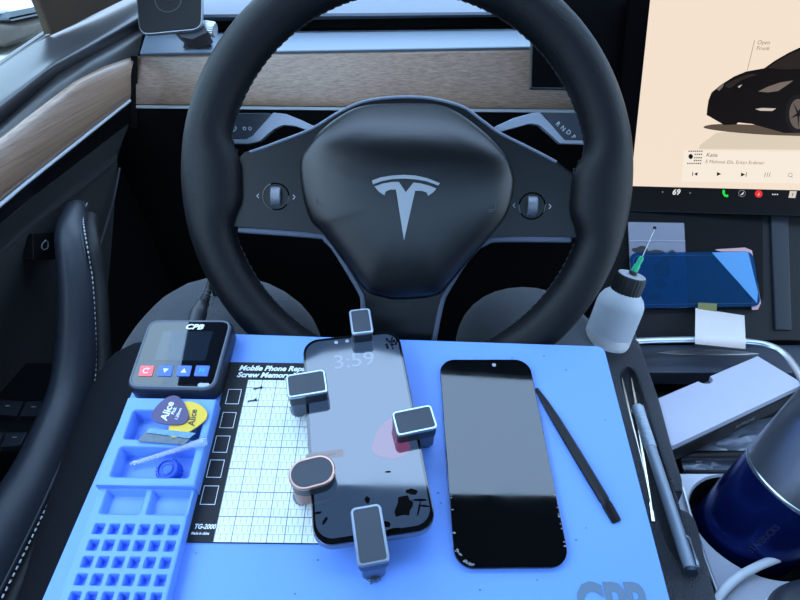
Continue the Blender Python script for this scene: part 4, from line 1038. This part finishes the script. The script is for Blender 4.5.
mb = MB(Q); mb.slab(QS.poly([(698, 302.5), (717, 303.5), (716.5, 313), (698, 310.5)], .0056), .0052, .0056); mb.build('yellow_tab', mat('tab_olive', (112, 110, 62), .5), ltp)

# white box in the open bin
bz = .618
A, B, D = zp(657, 399, bz), zp(772, 350, bz + .004), zp(672, 446, bz)
ux = (B - A); uy = (A - D); uy = (uy - ux.normalized() * uy.dot(ux.normalized())); bnw = ux.cross(uy).normalized()
BX = frame(D, ux, bnw); LX, LY = ux.length + .012, uy.length; 
bxp = Plane(BX)
print('BOX', LX, LY)
wb = thing('white_box', 'white lidded box with black side lying tilted in the open bin', 'box', BX @ Matrix.Translation((LX / 2, LY / 2, -.026)))
nx = bxp.at(703, 378)[0]
top = [(0, 0), (LX, 0), (LX, LY)] + [(nx + .0085 * math.cos(a_), LY - .0075 * math.sin(a_)) for a_ in [k * PI / 12 for k in range(13)]] + [(0, LY)]
mb = MB(BX); mb.slab(top, -.006, 0, 0); mb.build('lid', mat('box_white', (168, 171, 190), .6), wb)
mb = MB(BX); mb.slab([(.0004, .0004), (LX - .0004, .0004), (LX - .0004, LY - .0004), (.0004, LY - .0004)], -.0085, -.006, 0); mb.build('seam', mat('box_seam', (70, 74, 84), .5), wb)
mb = MB(BX); mb.slab([(0, -.0006), (LX, -.0006), (LX, LY), (0, LY)], -.024, -.0085, .0004); bb = mb.build('black_base', mat('box_base', (7, 7, 9), .45, spec=.25), wb)
TM = BX @ Matrix.Translation((LX * .56, -.0009, -.0165)) @ Matrix.Rotation(PI / 2, 4, 'X')
mb = MB(); mb.text('SUPREME', 0, 0, .0002, .0062, 0, 'CENTER', .00005, 0, 0, 1.1, TM); mb.build('lettering', mat('box_print', (120, 122, 128), .5), bb)
# crumpled foil bags beneath the box
def foil(label, px_quad, z, seed):
    random.seed(seed); q = [zp(x, y, z) for x, y in px_quad]; n, m_ = 18, 10; mb = MB(); G = []
    for j in range(m_ + 1):
        row = []
        for i in range(n + 1):
            p = q[0].lerp(q[1], i / n).lerp(q[3].lerp(q[2], i / n), j / m_)
            row.append(p + Vector((0, 0, (random.random() - .5) * .0045 * (1 if 0 < i < n and 0 < j < m_ else .2))))
        G.append(row)
    mb.loft(G, False); G2 = [[p - Vector((0, 0, .004)) for p in r] for r in G]; mb.loft([r[::-1] for r in G2], False)
    edge = [G[0], G2[0]]; mb.loft([G2[-1], G[-1]], False)
    t = thing('foil_bag', label, 'plastic bag', Matrix.Translation((q[0] + q[2]) / 2), 'grey bags under the white box')
    mb.build('crumpled_film', mat('foil_grey', (96, 104, 120), .3, metal=.2, spec=.6), t, 35)
    return t, q
t, q = foil('crumpled grey plastic bag directly under the white box', [(668, 440), (812, 408), (830, 458), (682, 458)], .587, 4)
mb = MB(); mb.tube([q[3] + Vector((0, .002, .003)), q[2] + Vector((0, .002, .003))], (.0045, .002), 8); mb.build('black_seal', mat('seal_strip', (5, 5, 6), .4, spec=.2), t)
t, q = foil('crumpled grey plastic bag nearest the pale lid', [(678, 456), (812, 454), (820, 474), (686, 474)], .582, 8)
mb = MB(); mb.tube([q[3] + Vector((0, .001, .002)), q[2] + Vector((0, .001, .002))], (.0018, .001), 8); mb.build('black_seal', mat('seal_strip', (5, 5, 6), .4, spec=.2), t)

# tumbler in the cup holder
cb0 = Vector((hc.x - .0135, hc.y - .002, .5675)); 
CT = frame(cb0, Vector((1, 0, 0)), Vector((TUMX, TUMY, 1)))
tum = thing('tumbler', 'dark blue tumbler with brushed steel top in the cup holder', 'tumbler', CT)
mb = MB(CT); mb.lathe([(.031, 0), (.0345, .001), (.036, .004), (.038, .055), (.039, .090)], 56, None, (True, False)); bod = mb.build('blue_body', mat('tumbler_blue', (12, 30, 92), .22, metal=.75, spec=.5), tum)
mb = MB(CT); mb.lathe([(.039, .0895), (.0394, .0905), (.0394, .092), (.039, .0928)], 56, None, (False, False)); mb.build('rim_line', SILVER, tum)
mb = MB(CT); mb.lathe([(.0389, .0924), (.0415, .17), (.042, .19), (.0405, .192), (.0395, .18)], 56, None, (False, True)); mb.build('steel_top', mat('tumbler_steel', (138, 142, 150), .34, metal=.95, bump=.12, bscale=700), tum)
def wraptext(s, size, z0, ang0, r, m, cyl, name):
    """lettering wrapped up the tumbler wall, reading upwards"""
    c = bpy.data.curves.new('t', 'FONT'); c.body = s; c.size = size; c.align_x = 'CENTER'; c.align_y = 'CENTER'
    o_ = bpy.data.objects.new('t', c); COL.objects.link(o_); bpy.context.view_layer.update()
    me = bpy.data.meshes.new_from_object(o_.evaluated_get(bpy.context.evaluated_depsgraph_get()))
    mb = MB(cyl); vs = []
    for v in me.vertices:
        a_ = ang0 - v.co.y / r; rr = r + .0004
        vs.append((rr * math.cos(a_), rr * math.sin(a_), z0 + v.co.x))
    mb.add(vs, [tuple(p.vertices) for p in me.polygons]); bpy.data.objects.remove(o_); bpy.data.meshes.remove(me); bpy.data.curves.remove(c)
    return mb.build(name, m, bod)
wraptext('STARBUCKS', .0060, .056, math.radians(-128), .0381, mat('tumbler_print', (36, 42, 66), .4, metal=.3), CT, 'lettering')
random.seed(2)

# white cable and leather pouch at the near right
wcb = [zp(690, 650, .606), zp(716, 602, .606), zp(735, 581, .606), zp(758, 568, .608), zp(782, 558, .609), zp(804, 545, .608), zp(850, 520, .607)]
mb = MB(); mb.tube(smooth([tuple(p + Vector((0, 0, .003))) for p in wcb], 8), .0031, 12)
tag(mb.build('charging_cable', mat('cable_white', (196, 204, 216), .4)), 'white charging cable curving past the tumbler over the pale lid', 'cable')
pz = .63
po = [zp(x, y, pz) for x, y in ((762, 622), (773, 594), (782, 583), (796, 577.5), (830, 574), (900, 580), (900, 660), (770, 660))]
pc_ = [(p[0], p[1]) for p in smooth(po, 4, True)]
if area(pc_) < 0: pc_ = pc_[::-1]
arm = thing('armrest_lid', 'black leather armrest corner with pale stitching, nearest on the console', 'armrest', Matrix.Translation((sum(p[0] for p in pc_) / len(pc_), sum(p[1] for p in pc_) / len(pc_), .6042)))
mb = MB(); mb.prism(pc_, [(.002, .6045), (0, .608), (-.001, .622), (.002, .631), (.008, .634), (.02, .636)]); cu = mb.build('cushion', HL, arm, 70)
st = inset(pc_, -.0012); S = resample([(*p, .619) for p in st] + [(*st[0], .619)], 160); mb = MB()
for i in range(0, 158, 2): mb.tube([S[i], S[i].lerp(S[i + 1], .5) + Vector((0, 0, .0003)), S[i + 1].lerp(S[i], .2)], .0006, 5)
mb.build('stitching', mat('white_thread', (196, 200, 208), .8), cu)

# pen and tweezers in the recess
FZ = PADZ - RZ
pa, pb = zp(637, 406, FZ + .007), zp(692, 574, PADZ + .0058)
PM = frame(pa, (pb - pa).cross(Vector((0, 0, 1))), (pb - pa)); L = (pb - pa).length
pen = thing('stylus_pen', 'grey metal pen with clip lying in the side pad recess', 'pen', PM)
GP = mat('pen_grey', (150, 164, 180), .34, metal=.2)
mb = MB(PM); gpr = [(.0026, 0), (.0046, .0015)] + [(.0053 - (.0008 if i % 4 > 1 else 0), .003 + i * .00112) for i in range(48)]; mb.lathe(gpr, 24); mb.build('ribbed_grip', GP, pen)
mb = MB(PM); mb.lathe([(.0044, .056), (.0047, .057), (.0045, L - .004), (.0042, L - .0035)], 24); mb.build('barrel', mat('pen_barrel', (128, 142, 158), .34, metal=.2), pen)
mb = MB(PM); mb.lathe([(.0043, L - .0036), (.0047, L - .003), (.0044, L - .0004), (.0034, L)], 24); mb.build('end_cap', mat('pen_cap', (60, 70, 84), .3, metal=.6), pen)
mb = MB(PM); ca = math.radians(222); cx1, cy1 = .0056 * math.cos(ca), .0056 * math.sin(ca)
mb.tube([(cx1, cy1, L - .004), (cx1 * 1.1, cy1 * 1.1, L - .008), (cx1 * 1.08, cy1 * 1.08, L - .026), (cx1 * .9, cy1 * .9, L - .028)], (.0016, .0008), 8); mb.build('clip', GP, pen)
tw = thing('tweezers', 'thin shiny steel tweezers beside the grey pen', 'tweezers', Matrix.Translation(zp(645, 470, FZ)))
STEEL = mat('tweezer_steel', (206, 204, 196), .22, metal=1)
hp_ = zp(653, 520, PADZ - .003)
for pts in ([(622, 378), (627, 400), (636, 438), (645.5, 480), (652, 516)], [(631.5, 378), (635, 397), (640, 432), (647, 478), (652.5, 516)]):
    mb = MB(); zz = [FZ + .002, FZ + .0045, FZ + .006, FZ + .0075, FZ + .009]
    P_ = smooth([tuple(zp(x, y, z)) for (x, y), z in zip(pts, zz)], 5)
    mb.tube(P_, [(.0006 + .0009 * math.sin(PI * min(1, .15 + .7 * i / (len(P_) - 1))), .0006) for i in range(len(P_))], 8); mb.build('arm', STEEL, tw)
mb = MB(); mb.tube([zp(651.5, 511, FZ + .009), zp(653, 522, FZ + .0095)], (.0016, .0012), 8); mb.build('joined_end', STEEL, tw)

# needle bottle standing tilted on the pad
bb0 = zp(605, 343, PADZ + .0085); bt0 = yp(632, 275, bb0.y + .012)
BM = frame(bb0, Vector((1, 0, 0)), bt0 - bb0); BL = (bt0 - bb0).length
print('BOTTLE', BL, bb0, bt0)
bot = thing('needle_bottle', 'milky squeeze bottle with black cap and green needle tip', 'bottle', BM)
k = BL
RB = .0238
mb = MB(BM); mb.lathe([(RB * .82, 0), (RB * .96, .001), (RB, .005), (RB, k * .56), (RB * .97, k * .63), (RB * .86, k * .70), (RB * .68, k * .755), (RB * .58, k * .78)], 40)
MILK = mat('milky_plastic', (236, 242, 250), .28, spec=.5, trans=.55, ior=1.2)
bdy = mb.build('bottle_body', MILK, bot)
mb = MB(BM); mb.lathe([(RB * .985, .004), (RB * 1.0008, .0045), (RB * 1.0008, k * .16), (RB * .985, k * .165)], 40, None, (False, False)); mb.build('base_band', mat('milky_base', (222, 220, 222), .4), bdy)
mb = MB(BM); mb.loft([cog(RB * .60, 24, 0, k * .755), cog(RB * .62, 24, .0005, k * .77), cog(RB * .62, 24, .0005, k * .965), cog(RB * .585, 24, 0, k)]); cpx = mb.build('cap', mat('cap_black', (22, 24, 28), .45), bot)
mb = MB(BM); mb.lathe([(RB * .57, k * .99), (RB * .57, k * 1.004), (RB * .54, k * 1.006)], 36); mb.build('cap_top', mat('cap_grey_top', (150, 156, 168), .4), cpx)
na, nb, nc = bt0 + (bt0 - bb0).normalized() * .001, None, None
nb = yp(642, 257, bt0.y + .006); nc = yp(654.5, 229, bt0.y + .016)
mb = MB(); mb.tube([na, na.lerp(nb, .12), na.lerp(nb, .18)], [.0042, .0042, .003], 14); mb.build('luer_collar', mat('collar_black', (20, 24, 26), .4), bot)
mb = MB(); P_ = [na.lerp(nb, t_) for t_ in (.12, .2, .5, .55, .75, .8, 1, 1.04)]; mb.tube(P_, [.0030, .0036, .0034, .0026, .0025, .0029, .0022, .0009], 12); nh = mb.build('needle_hub', mat('hub_green', (50, 205, 150), .2, trans=.35), bot)
mb = MB(); mb.tube([nb, nc], .0006, 10); mb.build('steel_needle', mat('needle_steel', (190, 196, 200), .2, metal=1), bot)

# ================================================================== SEATED PERSON (legs under the mat)
def person():
    J = {'pel': ((0, -.06, .55), .13), 'lh': ((-.10, -.02, .55), .098), 'rh': ((.10, -.02, .55), .098),
         'lt': ((-.190, .22, .556), .090), 'rt': ((.14, .24, .555), .080), 'lk0': ((-.216, .41, .580), .104), 'rk0': ((.146, .40, .580), .074), 'lk': (LK, .120), 'rk': (RK, .098),
         'ls': ((-.17, .62, .42), .056), 'rs': ((.15, .64, .42), .055), 'la': ((-.16, .68, .255), .042), 'ra': ((.14, .68, .255), .042), 'lf': ((-.165, .79, .235), .036), 'rf': ((.145, .79, .235), .036), 'sp': ((0, -.12, .64), .125)}
    E = [('pel', 'lh'), ('pel', 'rh'), ('lh', 'lt'), ('rh', 'rt'), ('lt', 'lk0'), ('rt', 'rk0'), ('lk0', 'lk'), ('rk0', 'rk'), ('lk', 'ls'), ('rk', 'rs'), ('ls', 'la'), ('rs', 'ra'), ('la', 'lf'), ('ra', 'rf'), ('pel', 'sp')]
    names = list(J); base = Vector((0, -.06, .19))
    me = bpy.data.meshes.new('person'); me.from_pydata([Vector(J[n][0]) - base for n in names], [(names.index(a), names.index(b)) for a, b in E], []); me.update()
    o_ = bpy.data.objects.new('person', me); COL.objects.link(o_); o_.location = base
    sk = o_.modifiers.new('s', 'SKIN'); sk.use_smooth_shade = True
    for i, n in enumerate(names):
        r = J[n][1]; o_.data.skin_vertices[0].data[i].radius = (r, r)
    o_.data.skin_vertices[0].data[0].use_root = True
    ss = o_.modifiers.new('u', 'SUBSURF'); ss.levels = 3; ss.render_levels = 3
    bpy.context.view_layer.update()
    me2 = bpy.data.meshes.new_from_object(o_.evaluated_get(bpy.context.evaluated_depsgraph_get()))
    o_.modifiers.clear(); o_.data = me2; me2.name = 'person'; me2.materials.clear(); me2.materials.append(mat('trouser_grey', (62, 66, 73), .9, spec=.15, bump=1.0, bscale=520, sheen=.15))
    for p in me2.polygons: p.use_smooth = True
    return tag(o_, 'person seated in grey trousers and black jacket, knees behind the steering wheel', 'person')
LK = (-.190, .520, .612); RK = (.150, .545, .602)
pr_ = person()
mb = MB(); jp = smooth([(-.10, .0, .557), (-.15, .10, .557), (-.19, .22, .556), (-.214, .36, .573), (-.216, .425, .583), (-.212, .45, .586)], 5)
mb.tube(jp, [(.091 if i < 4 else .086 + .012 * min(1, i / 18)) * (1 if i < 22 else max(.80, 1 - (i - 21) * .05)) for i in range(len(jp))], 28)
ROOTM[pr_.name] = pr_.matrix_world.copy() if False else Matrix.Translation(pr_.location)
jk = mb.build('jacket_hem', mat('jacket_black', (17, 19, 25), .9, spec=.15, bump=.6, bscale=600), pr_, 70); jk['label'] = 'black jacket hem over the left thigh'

# ================================================================== SHELL AND OUTSIDE
def structure(name, mb, m): return tag(mb.build(name, m), kind='structure')
HEAD = mat('headliner', (40, 40, 43), .9); FL = mat('floor_carpet', (14, 14, 16), .95)
mb = MB(); mb.box(.38, .3, .17, 1.75, 2.2, .018); structure('floor', mb, FL)
CEIL = 1.40
GX0, GX1 = -.30, 1.06
mb = MB()
mb.slab([(RX0, .52), (-.28, .53), (-.14, .60), (-.06, .615), (.11, .58), (.30, .572), (1.2, .58), (1.2, .86), (RX0, .86)], CEIL, CEIL + .03); structure('ceiling', mb, HEAD)  # unseen header; rear edge shaped to place reflections in the glass below
mb = MB(); mb.slab([(RX0, -.6), (1.2, -.6), (1.2, ROOF_B), (RX0, ROOF_B)], CEIL, CEIL + .03); structure('ceiling', mb, HEAD)  # unseen rear panel; stops where the bright phone reflection should end
mb = MB(); mb.slab([(GX0 - .16, ROOF_B), (GX1 + .16, ROOF_B), (GX1 + .16, ROOF_F + .06), (GX0 - .16, ROOF_F + .1)], CEIL + .01, CEIL + .014); structure('window_1', mb, clear('roof_glass', (246, 250, 255), .02))
mb = MB(); a = [(-.40, .86, CEIL), (1.16, .86, CEIL)]; b = [(-.55, 1.75, .90), (1.31, 1.75, .90)]; mb.loft([a, b], False); structure('window_2', mb, clear('windscreen', (232, 242, 248), .05))
mb = MB(); mb.box(.38, -.62, .19, 1.7, .04, .76); structure('wall_back', mb, mat('cabin_rear', (34, 34, 37), .9))
mb = MB(); mb.box(.38, -.62, 1.27, 1.7, .04, .16); structure('wall_back', mb, mat('cabin_rear', (34, 34, 37), .9))
mb = MB(); mb.box(.38, -.62, .95, 1.7, .005, .32); structure('window_3', mb, clear('windscreen', (232, 242, 248), .05))
mb = MB(); mb.slab([(-30, -30), (30, -30), (30, 30), (-30, 30)], -.28, -.22); structure('ground', mb, mat('pale_concrete', (176, 174, 166), .9, var=.12, vscale=.8))
mb = MB(); mb.slab([(-.53, .70), (-.485, .70), (-.485, 1.7), (-.53, 1.7)], .19, .86); structure('wall_left', mb, BLACK)
mb = MB(); mb.slab([(-.53, -.6), (-.485, -.6), (-.485, .70), (-.53, .70)], .19, .62); structure('wall_left', mb, BLACK)
mb = MB(); mb.slab([(-.5, 1.45), (1.25, 1.45), (1.25, 1.5), (-.5, 1.5)], .19, .86); structure('wall_front', mb, BLACK)
# parked car outside
def parked(x, y):
    T = Matrix.Translation((x, y, -.22))
    t = thing('parked_car', 'pale parked car with taupe lower bumper outside the side window', 'car', T)
    def shell(secs, name, m):
        mb = MB(T); mb.loft([[(X_, -w, z0 + .04), (X_, -w, z1 - .08), (X_, -w * .93, z1), (X_, w * .93, z1), (X_, w, z1 - .08), (X_, w, z0 + .04), (X_, w * .95, z0), (X_, -w * .95, z0)] for X_, w, z0, z1 in secs]); return mb.build(name, m, t, 50)
    shell([(-2.1, .62, .45, .72), (-2.0, .8, .42, .82), (-1.3, .86, .42, .96), (-.4, .88, .42, 1.0), (.8, .88, .42, 1.0), (1.6, .86, .42, .93), (1.95, .78, .44, .85), (2.05, .6, .46, .7)], 'body_shell', mat('car_white', (226, 230, 234), .35))
    shell([(-2.1, .66, .36, .46), (-1.9, .85, .34, .46), (1.7, .85, .34, .46), (2.05, .66, .36, .46)], 'grey_band', mat('car_band', (74, 82, 92), .4))
    shell([(-2.1, .70, .10, .36), (-1.9, .90, .08, .37), (1.6, .90, .08, .37), (1.98, .82, .10, .34), (2.13, .6, .16, .28)], 'lower_bumper', mat('car_taupe', (66, 58, 52), .4))
    mb = MB(T); mb.loft([[(-1.25, -.78, .96), (1.6, -.78, .93), (1.6, .78, .93), (-1.25, .78, .96)], [(-.55, -.6, 1.45), (1.0, -.6, 1.45), (1.0, .6, 1.45), (-.55, .6, 1.45)]]); mb.build('cabin', mat('car_glass', (60, 66, 74), .1), t)
    for sx_ in (-1.3, 1.3):
        for sy_ in (-.72, .72):
            mb = MB(T @ Matrix.Translation((sx_, sy_, .33)) @ Matrix.Rotation(PI / 2, 4, 'X')); mb.lathe([(.2, -.12), (.33, -.11), (.33, .11), (.2, .12), (.18, .06)], 28); mb.build('wheel', mat('tyre_dark', (26, 26, 28), .8), t)
parked(-6.75, 8.15)

# ================================================================== LIGHT
w = bpy.data.worlds.new('World'); SC.world = w; w.use_nodes = True
wt = w.node_tree; bg = wt.nodes['Background']
tcw = wt.nodes.new('ShaderNodeTexCoord'); sx3 = wt.nodes.new('ShaderNodeSeparateXYZ'); wt.links.new(tcw.outputs['Generated'], sx3.inputs[0])
mr = wt.nodes.new('ShaderNodeMapRange'); mr.inputs['From Min'].default_value = 0; mr.inputs['From Max'].default_value = 1
mr.inputs['To Min'].default_value = SKYS; mr.inputs['To Max'].default_value = SKYZ; wt.links.new(sx3.outputs['Z'], mr.inputs['Value'])
bg.inputs['Color'].default_value = SKYC; wt.links.new(mr.outputs['Result'], bg.inputs['Strength'])
def arealight(name, loc, target, sx_, sy_, power, col):
    l = bpy.data.lights.new(name, 'AREA'); l.shape = 'RECTANGLE'; l.size = sx_; l.size_y = sy_; l.energy = power; l.color = col
    o_ = bpy.data.objects.new(name, l); COL.objects.link(o_); o_.location = loc
    o_.rotation_euler = (Vector(target) - Vector(loc)).to_track_quat('-Z', 'Y').to_euler(); return o_
cam = bpy.data.cameras.new('camera'); co_ = bpy.data.objects.new('camera', cam); COL.objects.link(co_)
cam.sensor_fit = 'HORIZONTAL'; cam.sensor_width = 36; cam.lens = 36 * FPX / 800; cam.clip_start = .02
co_.location = CAM; co_.rotation_euler = (PI / 2 - PITCH, 0, 0)
cam.dof.use_dof = False
SC.camera = co_
SC.view_settings.view_transform = 'Standard'; SC.view_settings.look = 'None'; SC.view_settings.gamma = 1; SC.view_settings.exposure = EXPO
SC.view_settings.use_curve_mapping = False
